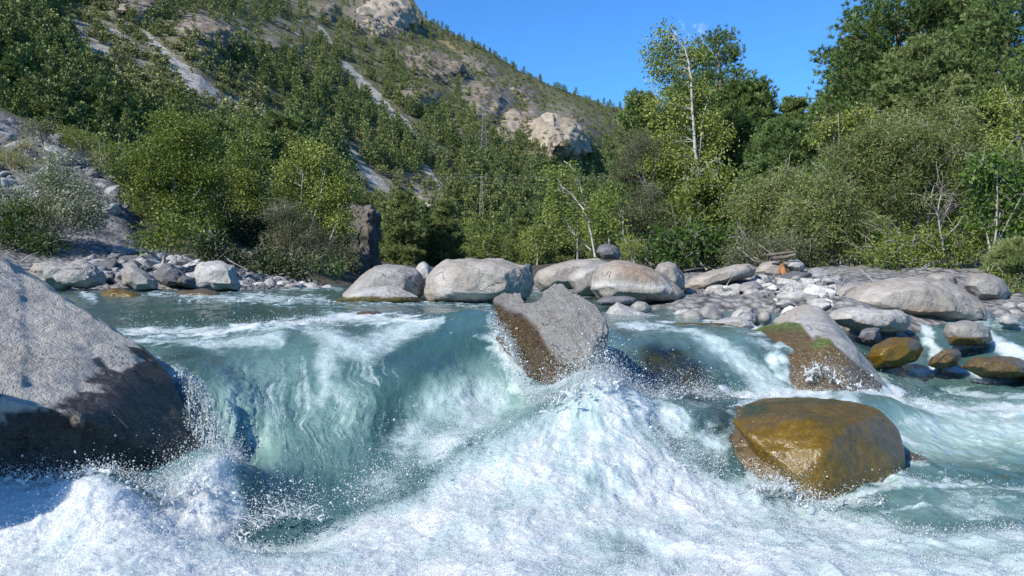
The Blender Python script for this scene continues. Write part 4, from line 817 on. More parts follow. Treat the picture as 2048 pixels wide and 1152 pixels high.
def scatter(n, poly, Yfun, smin, smax, seed, pw=2.2):
    r = np.random.default_rng(seed); poly = np.asarray(poly, float); out = []
    lo, hi = poly.min(0), poly.max(0)
    while len(out) < n:
        q = r.uniform(lo, hi, (400, 2)); q = q[polysd(q[:, 0], q[:, 1], poly) > 0]
        for px, py in q:
            Y = Yfun(px, py) * r.uniform(.97, 1.03)
            x = (px - 1024) / F * Y; z = float(ground_z(x, Y))
            # walk along the sight line to where it meets the ground
            for _ in range(3):
                zz = float(at(px, py, Y)[2]); Y = np.clip(Y + (zz - z) * 3.0, 7.5, 30); x = (px - 1024) / F * Y; z = float(ground_z(x, Y))
            s = smin + (smax - smin) * r.random() ** pw
            out.append((x, Y, z + s * .1, s))
            if len(out) >= n: break
    return out
pieces = []
for q in scatter(215, [(1385,625),(1380,590),(1440,575),(1490,560),(1530,552),(1580,535),(1640,560),(1680,590),(1660,640),(1600,645),(1540,630),(1480,600),(1430,610)], lambda x, y: 11.5, .05, .24, 1): pieces.append(('cobble', 'pale cobble on the gravel bar below the right hand thicket', 'cobbles of the right gravel bar', q, mix_cob))
for q in scatter(70, [(480,575),(490,545),(560,545),(650,560),(680,570),(600,580)], lambda x, y: 15, .07, .26, 2): pieces.append(('cobble', 'grey cobble on the shaded shore at the foot of the dark left thicket', 'cobbles of the left shore', q, cob))
for q in scatter(110, [(150,540),(200,490),(300,480),(400,520),(400,560),(240,570)], lambda x, y: 14.5, .10, .42, 3): pieces.append(('rubble_block', 'angular rubble block under the small trees of the left bank', 'rubble of the left bank', q, rub))
for q in scatter(150, [(-120,200),(-20,240),(60,250),(150,300),(245,370),(255,420),(180,440),(-20,400)], lambda x, y: 24, .12, .50, 4): pieces.append(('slate_rock', 'tilted slate slab on the dark scree slope at the left edge', 'slabs of the scree slope', q, rub))
for q in scatter(16, [(1560,540),(1700,560),(1660,600),(1580,570)], lambda x, y: 12.5, .15, .34, 5): pieces.append(('rubble_block', 'dark angular block at the upper edge of the right gravel bar', 'dark blocks of the gravel bar', q, rub))
for q in scatter(14, [(1960,610),(2048,600),(2048,650),(2000,640)], lambda x, y: 9.5, .05, .16, 6): pieces.append(('cobble', 'small cobble by the water at the far right edge', 'cobbles at the far right', q, cob))
for i, (nm, lb, gp, (x, y, z, s), src) in enumerate(pieces):
    o = link(nm, src[i % len(src)], (x, y, z), label=lb, cat='stone', group=gp)
    o.scale = (s, s * random.uniform(.8, 1.1), s * random.uniform(.7, 1.0))
    o.rotation_euler = (random.uniform(-.35, .35), random.uniform(-.35, .35) + (.5 if nm == 'slate_rock' else 0), random.uniform(0, 6.28))
# the finer gravel between them
def gravel():
    Ps = []
    Ps += scatter(3600, [(1375,625),(1380,590),(1440,570),(1490,556),(1530,548),(1580,532),(1650,556),(1690,590),(1665,645),(1600,650),(1540,635),(1480,605),(1430,615)], lambda x, y: 11.5, .02, .075, 11, 1.5)
    Ps += scatter(500, [(470,580),(490,548),(560,548),(650,562),(690,572),(600,583)], lambda x, y: 15, .03, .09, 12, 1.5)
    Ps += scatter(500, [(140,545),(200,490),(300,478),(400,520),(400,572),(240,575)], lambda x, y: 14.5, .03, .12, 13, 1.5) + scatter(500, [(380,560),(400,500),(520,490),(680,560),(560,575)], lambda x, y: 17, .04, .16, 15, 1.5)
    Ps += scatter(1500, [(-420,90),(-20,225),(60,245),(150,300),(245,370),(270,440),(180,450),(-420,440)], lambda x, y: 24, .05, .20, 14, 1.5)
    mb = MB(); r = np.random.default_rng(5)
    src = []
    for m_ in rub:
        v = np.empty(len(m_.vertices) * 3); m_.vertices.foreach_get('co', v); m_.calc_loop_triangles()
        t = np.empty(len(m_.loop_triangles) * 3, np.int32); m_.loop_triangles.foreach_get('vertices', t); src.append((v.reshape(-1, 3), t.reshape(-1, 3)))
    for x, y, z, s in Ps:
        v, t = src[r.integers(len(src))]; R = np.linalg.qr(r.normal(size=(3, 3)))[0]
        mb.add((v @ R) * s + [x, y, z], t)
    link('gravel', mb.mesh('gravel', M['rubble']), kind='stuff', label='fine gravel and chips between the cobbles of both banks')
gravel()
# ------------------------------------------------------------------ trees and shrubs
def unit(v): return v / (np.linalg.norm(v, axis=-1, keepdims=True) + 1e-9)

def leaves(mb, Cn, D, L, aspect, r, tint):
    """one small diamond leaf per row of Cn pointing along D"""
    n = len(Cn); a = unit(D + .0); q = unit(r.normal(size=(n, 3))); b = unit(np.cross(a, q)); L = np.broadcast_to(L, (n,))[:, None]
    W = L * aspect * .5
    V = np.stack([Cn, Cn + a * L * .5 + b * W, Cn + a * L, Cn + a * L * .5 - b * W], 1).reshape(-1, 3)
    i = np.arange(n)[:, None] * 4 + np.arange(4)[None]
    mb.add(V, i, np.repeat(tint, 4))

def blades(mb, Cn, D, k, L, W, spread, r, tint):
    """k needle blades fanning round D from every point"""
    n = len(Cn); Cn = np.repeat(Cn, k, 0); D = unit(np.repeat(D, k, 0) + r.normal(size=(n * k, 3)) * spread)
    b = unit(np.cross(D, r.normal(size=(n * k, 3)))); Ls = (L * r.uniform(.7, 1.25, n * k))[:, None]
    V = np.stack([Cn - b * W * .5, Cn + D * Ls * .5 + b * W * .5, Cn + D * Ls, Cn + D * Ls * .45 - b * W * .5], 1).reshape(-1, 3)
    i = np.arange(n * k)[:, None] * 4 + np.arange(4)[None]
    mb.add(V, i, np.repeat(np.repeat(tint, k), 4))

def curve(a, b, r, sag=.0, wob=.06, n=6):
    a = np.asarray(a, float); b = np.asarray(b, float); t = np.linspace(0, 1, n)[:, None]; L = np.linalg.norm(b - a)
    P = a + (b - a) * t; P[:, 2] += sag * L * (t[:, 0] * (1 - t[:, 0])) * 4
    P[1:-1] += r.normal(size=(n - 2, 3)) * wob * L / n
    return P

def broadleaf(name, label, Y, trunks, blobs, leaf, bark, cat='tree', group=None, L=.10, aspect=.5, dens=1.0, clump=.30, twigs=0, tr=.06, droop=-.25, wind=(0, 0, 0), seed=1, cover=3.0, depth=.85, bare=False, twig_r=.007, back=0.0):
    """trunks: photo polylines; blobs: photo ellipses (px,py,rx,ry) that make up the crown"""
    L = L * .80; r = np.random.default_rng(seed); mbT, mbC = MB(), MB(); k = Y / F
    base = at(*trunks[0][0], Y); base_xyz = base.copy()
    TP = []
    for ti, t in enumerate(trunks):
        P = np.array([at(q[0], q[1], Y + (r.uniform(-.3, .3) if ti else 0)) for q in t])
        n = max(8, len(t) * 3); s = np.linspace(0, 1, len(P)); u = np.linspace(0, 1, n)
        Q = np.stack([np.interp(u, s, P[:, j]) for j in range(3)], 1); Q[1:-1] += r.normal(size=(n - 2, 3)) * .005 * np.linalg.norm(P[-1] - P[0]) / 2
        R = tr * (1 if ti == 0 else .5) * (1 - .85 * u) + .006
        mbT.tube(Q, R, 6); TP.append(Q)
    TP = np.concatenate(TP)
    for cx, cy, rx, ry in blobs:
        c = at(cx, cy, Y + back); ax, az = rx * k, ry * k; ay = min(max(ax, az), 1.6 * min(ax, az)) * depth
        area = math.pi * ax * az
        ncl = max(5, int(area / (clump ** 2) * 1.1)); nl = int(area * cover * dens / (L * L * aspect * .5)); per = max(6, nl // ncl)
        d = unit(r.normal(size=(ncl, 3))) * (r.random((ncl, 1)) ** .42); cc = c + d * np.array([ax, ay, az]) * np.array([.92, .92, .92])
        cb = r.normal(0, .16, ncl)
        for q, tb in zip(cc, cb):
            dd = np.linalg.norm(TP - q, axis=1) + np.maximum(0, TP[:, 2] - q[2] + .15) * 3; a = TP[np.argmin(dd)]
            if r.random() < (1 if bare else .6): mbT.tube(curve(a, q, r, .05, .25), np.linspace(tr * .15, .003, 6), 4)
            for _ in range(twigs):
                e = q + r.normal(size=3) * clump * np.array([.9, .9, .9]) + np.array([0, 0, clump * .4])
                mbT.tube(curve(q + r.normal(size=3) * clump * .2, e, r, .1, .2, 4), np.linspace(twig_r, .004, 4), 3)
            if bare: continue
            off = r.normal(size=(per, 3)) * clump * np.array([.62, .62, .48])
            p = q + off; D = unit(off) * .6 + r.normal(size=(per, 3)) * .6 + np.array([0, 0, droop]) + np.asarray(wind, float)
            leaves(mbC, p, D, L * r.uniform(.65, 1.25, per), aspect, r, np.clip(.5 + tb + r.normal(0, .16, per), 0, 1))
    o = link(name, None, base_xyz, label=label, cat=cat, group=group)
    link('trunk' if cat == 'tree' else 'stems', mbT.mesh('trunk', bark, True, base_xyz), parent=o)
    if mbC.n: link('crown' if cat == 'tree' else 'foliage', mbC.mesh('crown', leaf, False, base_xyz), parent=o)
    return o

def pine(name, label, base, H, R, seed, mat='needle', bark='bark_pine', group=None, lo=.12, cover=1.0, sparse_top=0.0, lean=0.0, pw=.62, tuft=.16, link_it=True):
    """a Scots pine with open whorls of upswept boughs"""
    r = np.random.default_rng(seed); mbT, mbC = MB(), MB()
    u = np.linspace(0, 1, 14); TP = np.stack([lean * H * u ** 1.5 + .015 * H * np.sin(u * 7 + seed), .012 * H * np.sin(u * 9 + 2 * seed), H * u], 1)
    mbT.tube(TP, .022 * H * (1 - .93 * u) + .01, 7)
    nt = int(13 + 5 * r.random()); Cn, Dn, Tn = [], [], []
    for i in range(nt):
        h = lo + (1 - lo) * (i + r.uniform(-.3, .3)) / nt; h = float(np.clip(h, lo * .8, .985))
        q = np.array([np.interp(h, u, TP[:, j]) for j in range(3)])
        prof = (1 - (h - lo) / (1 - lo)) ** pw * (1 - .45 * math.exp(-((h - lo) / .12) ** 2)) + .05
        nb = int(r.integers(4, 7)); a0 = r.uniform(0, 6.28)
        if sparse_top and h > 1 - sparse_top: nb = 3; prof *= .7
        for j in range(nb):
            a = a0 + 6.283 * j / nb + r.normal(0, .25); ln = R * prof * r.uniform(.65, 1.18); up = (.10 + .55 * h + r.normal(0, .10))
            e = q + np.array([math.cos(a), math.sin(a), up * .7]) * ln
            P = curve(q, e, r, -.06, .08, 6); mbT.tube(P, np.linspace(.010 * H * (1 - h) + .012, .006, 6), 4)
            tb = r.normal(0, .14); ns = max(4, int(10 * ln / R + 3))
            for s in np.linspace(.30, 1, ns):
                p = np.array([np.interp(s, np.linspace(0, 1, 6), P[:, m]) for m in range(3)]); dirb = unit(e - q)
                sw = ln * .42 * (1.15 - s) + .10 * R
                for sd_ in (-1, 1):
                    side = np.array([-dirb[1], dirb[0], 0]) * sd_
                    tip = p + (dirb * .55 + side * r.uniform(.5, 1.0) + np.array([0, 0, r.uniform(.0, .45)])) * sw * r.uniform(.6, 1.2)
                    if r.random() < .4: mbT.tube(np.stack([p, (p + tip) / 2 + [0, 0, -.02], tip]), [.010, .007, .004], 3)
                    m_ = max(2, int(6 * sw / (.35 * R) * cover * 1.7)); f = r.uniform(.25, 1.05, m_)[:, None]
                    Cn.append(p + (tip - p) * f + r.normal(size=(m_, 3)) * .05 * R); Dn.append(np.tile(unit(tip - p) * .7 + np.array([0, 0, .55]), (m_, 1))); Tn.append(np.clip(.5 + tb + r.normal(0, .13, m_), 0, 1))
    Cn, Dn, Tn = np.concatenate(Cn), np.concatenate(Dn), np.concatenate(Tn)
    blades(mbC, Cn, Dn, 13, tuft * .95, tuft * .17, .55, r, Tn)
    t = mbT.mesh('trunk', M[bark], True); c = mbC.mesh('crown', M[mat])
    if not link_it: return t, c
    o = link(name, None, base, label=label, cat='tree', group=group); link('trunk', t, parent=o); link('crown', c, parent=o)
    return o

def pine_px(label, px, top, base, Y, half, seed, **k):
    """a pine given by its photo column, top row, base row, distance and half width in photo pixels"""
    b = at(px, base, Y); t = at(px, top, Y); b = np.array([b[0], b[1], min(b[2], float(ground_z(b[0], b[1])) )])
    return pine('pine_tree', label, b, t[2] - b[2], half * Y / F, seed, **k)

# ---- right bank: pines
pine_px('tall dark pine filling the top right corner of the bank', 2010, -150, 470, 25, 210, 11, tuft=.17, cover=1.3)
pine_px('broad spreading pine whose boughs reach left into the blue sky', 1800, -75, 470, 26, 205, 12, tuft=.17, cover=1.35)
pine_px('middle sized pale needled pine in front of the tall spreading pine', 1842, 75, 480, 23.5, 120, 13, mat='needle_light', tuft=.15, cover=1.2)
pine_px('dark dense pine behind the tall spreading pine', 1910, -60, 470, 29, 190, 14, tuft=.18, cover=1.3)
pine_px('pine with a thin bare leader poking up behind the white birch', 1432, 62, 480, 30, 150, 15, sparse_top=.30, tuft=.16, cover=1.4, pw=.72)
pine_px('dense pine right of the thin leadered pine', 1492, 165, 480, 29, 112, 16, tuft=.17, cover=1.4)
pine_px('dark wide pine at the left end of the right bank wood', 1285, 185, 470, 31, 80, 17, tuft=.17, cover=1.3)
pine_px('low pine in the sky notch between the two pine groups', 1590, 190, 470, 33, 62, 18, tuft=.18, cover=1.2)
pine_px('second low pine in the sky notch with a rounded top', 1655, 192, 470, 31, 75, 19, tuft=.18, cover=1.2)
pine_px('half hidden pine under the spreading pine boughs', 1715, 80, 470, 29, 115, 20, tuft=.17, cover=1.3)
pine_px('shadowed pine behind the olive willow thicket', 1560, 250, 480, 25, 110, 21, tuft=.16, cover=1.3)
pine_px('dark pine behind the white birch trunk', 1380, 170, 480, 32, 110, 22, tuft=.17, cover=1.4)
pine_px('yellowish young larch with an upright plume at the right', 1926, 155, 400, 20, 42, 23, mat='needle_light', tuft=.12)
pine_px('small spreading pine sapling over the water at the right edge', 2030, 490, 590, 11.5, 60, 24, mat='needle_light', tuft=.08, lo=.3)
pine_px('dark pine at the right frame edge behind the pale limbed tree', 2100, 60, 470, 22, 130, 25, tuft=.15, cover=1.3)

# ---- right bank: birches, willows, shrubs
broadleaf('birch_tree', 'tall white trunked birch with a wind bent crown in front of the pines', 25.5, [[(1402,480),(1398,350),(1390,290),(1385,220),(1382,150),(1372,100),(1345,70)],[(1396,330),(1402,270),(1408,225),(1420,190)],[(1399,345),(1420,325),(1440,315)]],
   [(1340,80,38,26),(1318,110,26,34),(1375,120,44,40),(1400,105,22,24),(1345,150,34,40),(1335,220,48,50),(1395,210,50,60),(1325,290,46,44),(1420,290,44,60),(1360,330,80,36),(1310,330,30,24)], M['leaf_birch'], M['bark_birch'], L=.11, aspect=.62, cover=2.9, clump=.30, back=.4, tr=.065, wind=(-.5,0,-.1), seed=31)
broadleaf('birch_tree', 'slender pale birch sapling leaning left over the tan boulder', 15, [[(1190,514),(1180,460),(1170,410),(1158,360),(1140,330),(1128,322)],[(1182,500),(1165,485),(1150,470)],[(1168,420),(1145,390),(1125,375)]],
   [(1122,345,34,22),(1118,385,38,28),(1200,430,30,30),(1100,420,26,24),(1140,420,36,24),(1128,458,34,20),(1150,352,20,16),(1168,395,18,24)], M['leaf_birch'], M['bark_birch'], L=.075, aspect=.5, cover=2.3, clump=.14, back=.06, tr=.015, wind=(-.8,0,0), seed=32)
broadleaf('birch_tree', 'small light green birch just right of the leaning sapling', 18, [[(1220,505),(1215,450),(1210,400)],[(1246,470),(1246,420),(1235,400)]], [(1210,410,32,30),(1220,450,32,30),(1195,440,20,40)], M['leaf_birch'], M['bark_birch'], L=.085, aspect=.55, cover=3.6, clump=.22, tr=.02, wind=(-.4,0,0), seed=33)
broadleaf('bare_tree', 'mostly bare brown tree with a fan of dark limbs behind the boulders', 24, [[(1300,400),(1292,370),(1285,340),(1278,310)],[(1300,400),(1305,360),(1312,330)],[(1298,390),(1275,345),(1255,310)]], [(1270,300,55,40),(1300,300,40,40),(1250,330,36,36)], M['leaf_grey'], M['bark'], L=.07, aspect=.5, cover=.9, clump=.3, tr=.06, twigs=3, seed=34)
def shrub(label, Y, px, base, blobs, leaf, seed, **k):
    k['cover'] = k.get('cover', 2.2) * 1.35
    r = np.random.default_rng(seed + 500); st = []
    for cx, cy, rx, ry in blobs:
        for _ in range(k.pop('stems', 3) if len(st) < 2 else 2): st.append([(px + r.uniform(-.25, .25) * rx, base), ((px + cx) / 2 + r.uniform(-.3, .3) * rx, (base + cy) / 2), (cx + r.uniform(-.5, .5) * rx, cy - r.uniform(0, .8) * ry)])
    kw = dict(L=.07, aspect=.4, cover=2.2, clump=.22, tr=.03, twigs=2, cat='shrub'); kw.update(k); bark = kw.pop('bark', M['bark_grey'])
    return broadleaf('shrub', label, Y, st, blobs, leaf, bark, seed=seed, **kw)
shrub('wide olive willow thicket with bare grey twigs in the middle of the right bank', 17, 1800, 520, [(1790,300,95,60),(1720,330,80,60),(1860,300,90,60),(1800,380,120,60),(1900,370,70,70),(1700,400,70,50)], M['leaf_willow'], 41, aspect=.24, L=.10, twigs=2, cover=4.2)
shrub('feathery olive willow leaning over the gravel bar', 15.5, 1690, 540, [(1640,400,70,60),(1600,440,70,50),(1680,460,90,50),(1640,500,70,30),(1740,480,60,45)], M['leaf_willow'], 42, aspect=.22, L=.10, twigs=2, cover=4.0)
shrub('bright green leafy shrub under the white birch', 19, 1400, 520, [(1400,390,60,45),(1440,370,50,40),(1380,440,60,45),(1450,430,60,50)], M['leaf_alder'], 43, L=.10, aspect=.6, cover=2.6)
shrub('dark green broad leaved bush at the top of the gravel bar', 16.5, 1420, 540, [(1400,480,70,40),(1370,510,55,28),(1450,500,60,36),(1340,480,30,30)], M['leaf_dark'], 44, L=.11, aspect=.7, cover=2.8)
shrub('grey brown brushy shrub left of the dark broad leaved bush', 19, 1295, 520, [(1290,410,48,40),(1270,450,44,36),(1310,460,50,40)], M['leaf_grey'], 45, L=.06, aspect=.3, twigs=2, cover=2.6)
shrub('low yellow green grassy bush right of the perched round boulder', 14.5, 1262, 530, [(1262,498,24,16),(1250,508,22,12)], M['leaf_yellow'], 46, L=.10, aspect=.15, cover=2.0, clump=.14, droop=.5)
shrub('low mixed scrub behind the perched round boulder', 17, 1300, 530, [(1290,505,50,24),(1340,520,40,18),(1250,490,30,22)], M['leaf_dark'], 47, L=.08, aspect=.5, cover=2.3)
shrub('brown tinged willow with arching twigs left of the gravel bar thicket', 17.5, 1530, 530, [(1520,410,60,60),(1560,370,50,45),(1500,470,60,45),(1560,450,60,60)], M['leaf_willow'], 48, aspect=.25, L=.09, twigs=2, cover=3.4)
shrub('bright yellow leaved bush high on the right bank', 21, 1690, 400, [(1680,250,50,32),(1650,270,34,26),(1720,235,36,24)], M['leaf_yellow'], 49, L=.10, aspect=.6, cover=1.8)
shrub('grey green willow crown under the tall pines', 19, 1830, 430, [(1830,245,60,34),(1780,255,50,30),(1900,250,60,36),(1940,290,46,40)], M['leaf_willow'], 50, aspect=.3, L=.10, twigs=1, cover=3.6)
shrub('glossy dark leaved bush at the right frame edge', 14, 1990, 540, [(2000,370,56,60),(1960,340,40,45),(2040,420,60,70),(1985,440,50,50)], M['leaf_dark'], 51, L=.10, aspect=.65, cover=2.3)
shrub('mid green shrub low in front of the right hand thicket', 14.5, 1830, 545, [(1830,490,80,40),(1760,510,60,30),(1900,510,70,34),(1950,480,50,50)], M['leaf_alder'], 52, L=.08, aspect=.4, cover=2.0, twigs=3)
shrub('dark understorey bush behind the right hand willow thicket', 20, 1750, 500, [(1650,400,110,80),(1800,430,130,80),(1960,430,110,90),(1550,430,80,80)], M['leaf_dark'], 53, L=.12, aspect=.6, cover=2.2)
shrub('fern green weeds beside the water at the far right', 11.2, 2010, 610, [(2005,575,36,22),(2035,590,26,24),(1985,555,26,16)], M['leaf_alder'], 54, L=.06, aspect=.4, cover=1.7, clump=.14)
shrub('twiggy shrub hanging over the rust streaked rock', 15, 1560, 535, [(1530,500,50,24),(1590,495,50,24),(1480,510,36,24)], M['leaf_grey'], 55, L=.07, aspect=.3, twigs=3, cover=2.4)
broadleaf('bare_tree', 'pale bare limbed dead shrub rising from the right hand thicket', 14.2, [[(1888,500),(1880,460),(1875,420),(1882,390)],[(1880,460),(1895,420),(1905,395)],[(1886,480),(1915,450),(1930,425)],[(1875,430),(1862,395),(1868,370)]], [(1880,400,30,36),(1905,420,26,26)], M['leaf_grey'], M['dead_wood'], cat='tree', bare=True, twigs=4, clump=.2, tr=.015, twig_r=.005, seed=56)
broadleaf('birch_tree', 'crooked white limbed tree leaning in at the right frame edge', 17, [[(2075,420),(2050,330),(2038,270),(2025,210),(2010,170)],[(2040,280),(2020,262)],[(2030,230),(2050,190)]], [(2010,200,40,40),(2040,250,40,40),(2000,290,36,30)], M['leaf_birch'], M['bark_birch'], L=.08, aspect=.5, cover=2.2, clump=.25, tr=.028, seed=57)
# ---- left bank
broadleaf('alder_tree', 'big rounded yellow green alder on the left bank', 22, [[(340,520),(345,440),(350,360),(345,270)],[(345,460),(300,380),(280,310)],[(345,450),(400,380),(420,300)]],
   [(335,245,44,32),(325,290,62,44),(392,268,46,40),(285,345,44,48),(360,345,80,66),(424,340,36,60),(300,405,56,56),(380,425,74,54),(285,470,54,36)], M['leaf_alder'], M['bark_grey'], L=.082, aspect=.6, cover=3.4, clump=.30, tr=.10, seed=61)
broadleaf('alder_tree', 'light green alder with slim pale stems left of the rock pillar', 24, [[(610,530),(618,460),(640,400),(652,330)],[(600,530),(600,440),(606,350)],[(660,480),(690,400),(705,375)]],
   [(610,310,50,36),(650,330,48,44),(580,360,40,44),(640,390,70,50),(690,380,30,50),(590,430,50,44),(665,450,50,40)], M['leaf_birch'], M['bark_birch'], L=.10, aspect=.55, cover=2.9, clump=.30, back=.3, tr=.03, seed=62)
broadleaf('birch_tree', 'thin birch with a pale stem between the two left alders', 26, [[(482,500),(488,400),(492,330),(498,240)]], [(495,250,22,30),(500,300,34,40),(485,350,34,40),(510,380,40,50),(500,430,40,50)], M['leaf_birch'], M['bark_birch'], L=.10, aspect=.55, cover=3.0, clump=.32, tr=.035, seed=63)
broadleaf('willow_tree', 'silvery grey willow in front of the slate scree slope', 16.5, [[(105,500),(108,440),(110,380),(115,330)],[(105,480),(80,420),(60,390)],[(107,460),(150,410),(165,380)]],
   [(112,330,28,26),(95,365,50,32),(140,370,44,32),(80,410,60,36),(150,410,56,36),(60,450,50,36),(120,450,70,36),(180,430,36,34)], M['leaf_silver'], M['bark_grey'], L=.075, aspect=.4, cover=2.6, clump=.24, tr=.04, twigs=1, seed=64)
broadleaf('alder_tree', 'low spreading little tree with a bent stem on the left shore', 15, [[(326,528),(332,500),(334,480)],[(328,510),(350,490)]], [(320,460,50,28),(360,455,46,30),(300,480,36,20),(350,490,36,20)], M['leaf_alder'], M['bark_grey'], L=.08, aspect=.55, cover=1.9, clump=.22, tr=.03, seed=65)
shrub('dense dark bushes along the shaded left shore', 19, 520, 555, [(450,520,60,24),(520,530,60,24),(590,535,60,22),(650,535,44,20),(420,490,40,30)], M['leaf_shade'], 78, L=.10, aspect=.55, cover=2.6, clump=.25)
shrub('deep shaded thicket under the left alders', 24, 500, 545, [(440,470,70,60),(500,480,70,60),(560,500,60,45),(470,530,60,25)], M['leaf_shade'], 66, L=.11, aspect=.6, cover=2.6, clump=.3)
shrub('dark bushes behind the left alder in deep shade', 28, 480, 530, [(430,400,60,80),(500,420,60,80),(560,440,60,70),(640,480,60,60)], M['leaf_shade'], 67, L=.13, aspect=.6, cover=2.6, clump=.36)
shrub('grey leafless looking brush under the pale alder stems', 22.5, 590, 530, [(560,430,34,40),(600,460,50,44),(640,500,50,36),(570,490,46,36)], M['leaf_grey'], 68, L=.07, aspect=.3, twigs=3, cover=1.9)
shrub('dark green bush at the left edge of the bank', 15.5, 20, 510, [(20,420,50,40),(10,470,60,36),(70,490,50,24)], M['leaf_dark'], 69, L=.08, aspect=.45, cover=2.4)
shrub('russet bush at the foot of the rock pillar', 27, 660, 540, [(650,490,44,40),(690,520,30,30),(620,520,40,26)], M['leaf_grey'], 70, L=.10, aspect=.4, twigs=3, cover=2.0)
shrub('tuft of shrubs crowning the rock pillar', 31, 715, 420, [(715,395,30,18),(700,380,22,20),(735,400,24,14)], M['leaf_alder'], 71, L=.10, aspect=.5, cover=1.6, clump=.25)
shrub('olive bush on the upper edge of the scree slope', 24, 90, 290, [(85,262,34,16),(60,250,24,10)], M['leaf_grey'], 72, L=.08, aspect=.4, cover=2.0, clump=.2)
shrub('bright grassy bush beside the top of the scree slope', 25, 175, 310, [(170,285,44,20),(205,305,36,18),(140,268,24,10)], M['leaf_yellow'], 73, L=.14, aspect=.12, cover=1.6, clump=.25, droop=.6)
shrub('dark conifer like bush right of the scree slope', 24, 240, 430, [(235,340,40,36),(260,390,40,40),(225,310,30,20)], M['leaf_dark'], 74, L=.10, aspect=.4, cover=2.3)
shrub('tan tufted bush on the open scree slope', 23, 30, 345, [(30,328,34,16),(10,310,26,14)], M['grass'], 75, L=.13, aspect=.12, cover=1.2, clump=.2, droop=.6)
shrub('ochre grass tuft on the middle of the scree slope', 22.5, 55, 305, [(55,290,24,12)], M['grass'], 76, L=.13, aspect=.12, cover=1.2, clump=.2, droop=.6)
shrub('dry tuft at the lower right of the scree slope', 21.5, 205, 325, [(205,318,18,14)], M['grass'], 77, L=.12, aspect=.12, cover=1.2, clump=.2, droop=.6)
# ---- pines of the lower left slope and of the valley floor
PV = [pine('', '', (0, 0, 0), 8.0, R_, 80 + i, link_it=False, tuft=.36, cover=.45, lo=.06, pw=pw_, mat=mt) for i, (R_, pw_, mt) in enumerate([(2.2, .75, 'needle'), (2.0, .85, 'needle'), (2.6, .62, 'needle_light'), (1.8, .9, 'needle')])]
def place_pine(x, y, z, h, var, label, group, wide=1.0):
    t, c = PV[var]; s = h / 8.0
    o = link('pine_tree', None, (x, y, z), label=label, cat='tree', group=group); o.scale = (s * wide, s * wide, s); o.rotation_euler[2] = random.uniform(0, 6.28)
    link('trunk', t, parent=o); link('crown', c, parent=o)
rp = np.random.default_rng(77)
def mt_at(px, py):
    P, PX, PY = MT[0], MT[1], MT[2]
    j = int(np.clip(round((px + 640) / 4.0), 0, PX.shape[1] - 1)); i = int(np.argmin(np.abs(PY[:, j] - py))); return P[i, j]
left_spots = [(20,205,150),(75,235,130),(120,245,120),(180,262,120),(235,275,130),(285,262,90),(60,150,110),(130,180,110),(210,205,100),(255,210,85),(10,120,110),(95,90,100),(160,140,70),(40,60,90),(330,300,60),(300,330,90),(150,300,80),(205,320,70),(260,335,80),(-30,260,150),(-40,170,120)]
for px, py, hp in left_spots:
    p = mt_at(px, py); place_pine(p[0], p[1], p[2] - .5, hp * .66 * p[1] / F, int(rp.integers(4)), 'dark pine in the close stand above the slate scree slope', 'pines above the scree slope', 1.15)
def valley_tree(seed):
    r = np.random.default_rng(seed); T, Cb = MB(), MB(); u = np.linspace(0, 1, 7)[:, None]
    T.tube(np.array([0, 0, 0]) + u * np.array([r.normal(0, .06), r.normal(0, .06), .9]), np.linspace(.018, .004, 7), 5)
    d = unit(r.normal(size=(46, 3))) * r.random((46, 1)) ** .45; c = d * [.21, .21, .36] + [0, 0, .60]
    for q in c[::2]: T.tube(curve([0, 0, q[2] * .6], q, r, .05, .2, 5), np.linspace(.007, .002, 5), 3)
    n = 46 * 34; p = np.repeat(c, 34, 0) + r.normal(size=(n, 3)) * .055
    leaves(Cb, p, r.normal(size=(n, 3)) + [0, 0, -.2], .034 * r.uniform(.7, 1.3, n), .65, r, np.clip(.5 + np.repeat(r.normal(0, .17, 46), 34) + r.normal(0, .12, n), 0, 1))
    return T.mesh('trunk', M['bark_grey'], True), Cb.mesh('crown', M['leaf_birch'])
VT = [valley_tree(700 + i) for i in range(4)]
for k in range(30):
    px = rp.uniform(755, 1260); Y = rp.uniform(38, 80); x = (px - 1024) / F * Y; z = float(ground_z(x, Y)); t, c = VT[k % 4]; h = rp.uniform(1.6, 3.5) * (.7 + Y / 120)
    o = link('broadleaf_tree', None, (x, Y, z - .1), label='light green broadleaved tree on the valley floor behind the mid river boulders', cat='tree', group='broadleaved trees of the valley floor'); o.scale = (h * rp.uniform(.9, 1.4), h * rp.uniform(.9, 1.4), h); o.rotation_euler[2] = rp.uniform(0, 6.28)
    link('trunk', t, parent=o); link('crown', c, parent=o)
for k in range(34):
    px = rp.uniform(750, 1270); Y = rp.uniform(42, 95); x = (px - 1024) / F * Y; z = float(ground_z(x, Y)); place_pine(x, Y, z - .2, rp.uniform(1.8, 4.2) * (.7 + Y / 130), int(rp.integers(4)), 'pine standing on the valley floor behind the mid river boulders', 'pines of the valley floor')
for px, top, Y, wd in [(560,235,44,1.2),(600,240,46,1.2),(530,262,42,1.1),(640,270,45,1.2),(470,290,40,1.0)]:
    x = (px - 1024) / F * Y; z = float(ground_z(x, Y)); place_pine(x, Y, z, at(px, top, Y)[2] - z, int(rp.integers(4)), 'flat topped pine looking over the left alders', 'pines behind the left alders', wd)

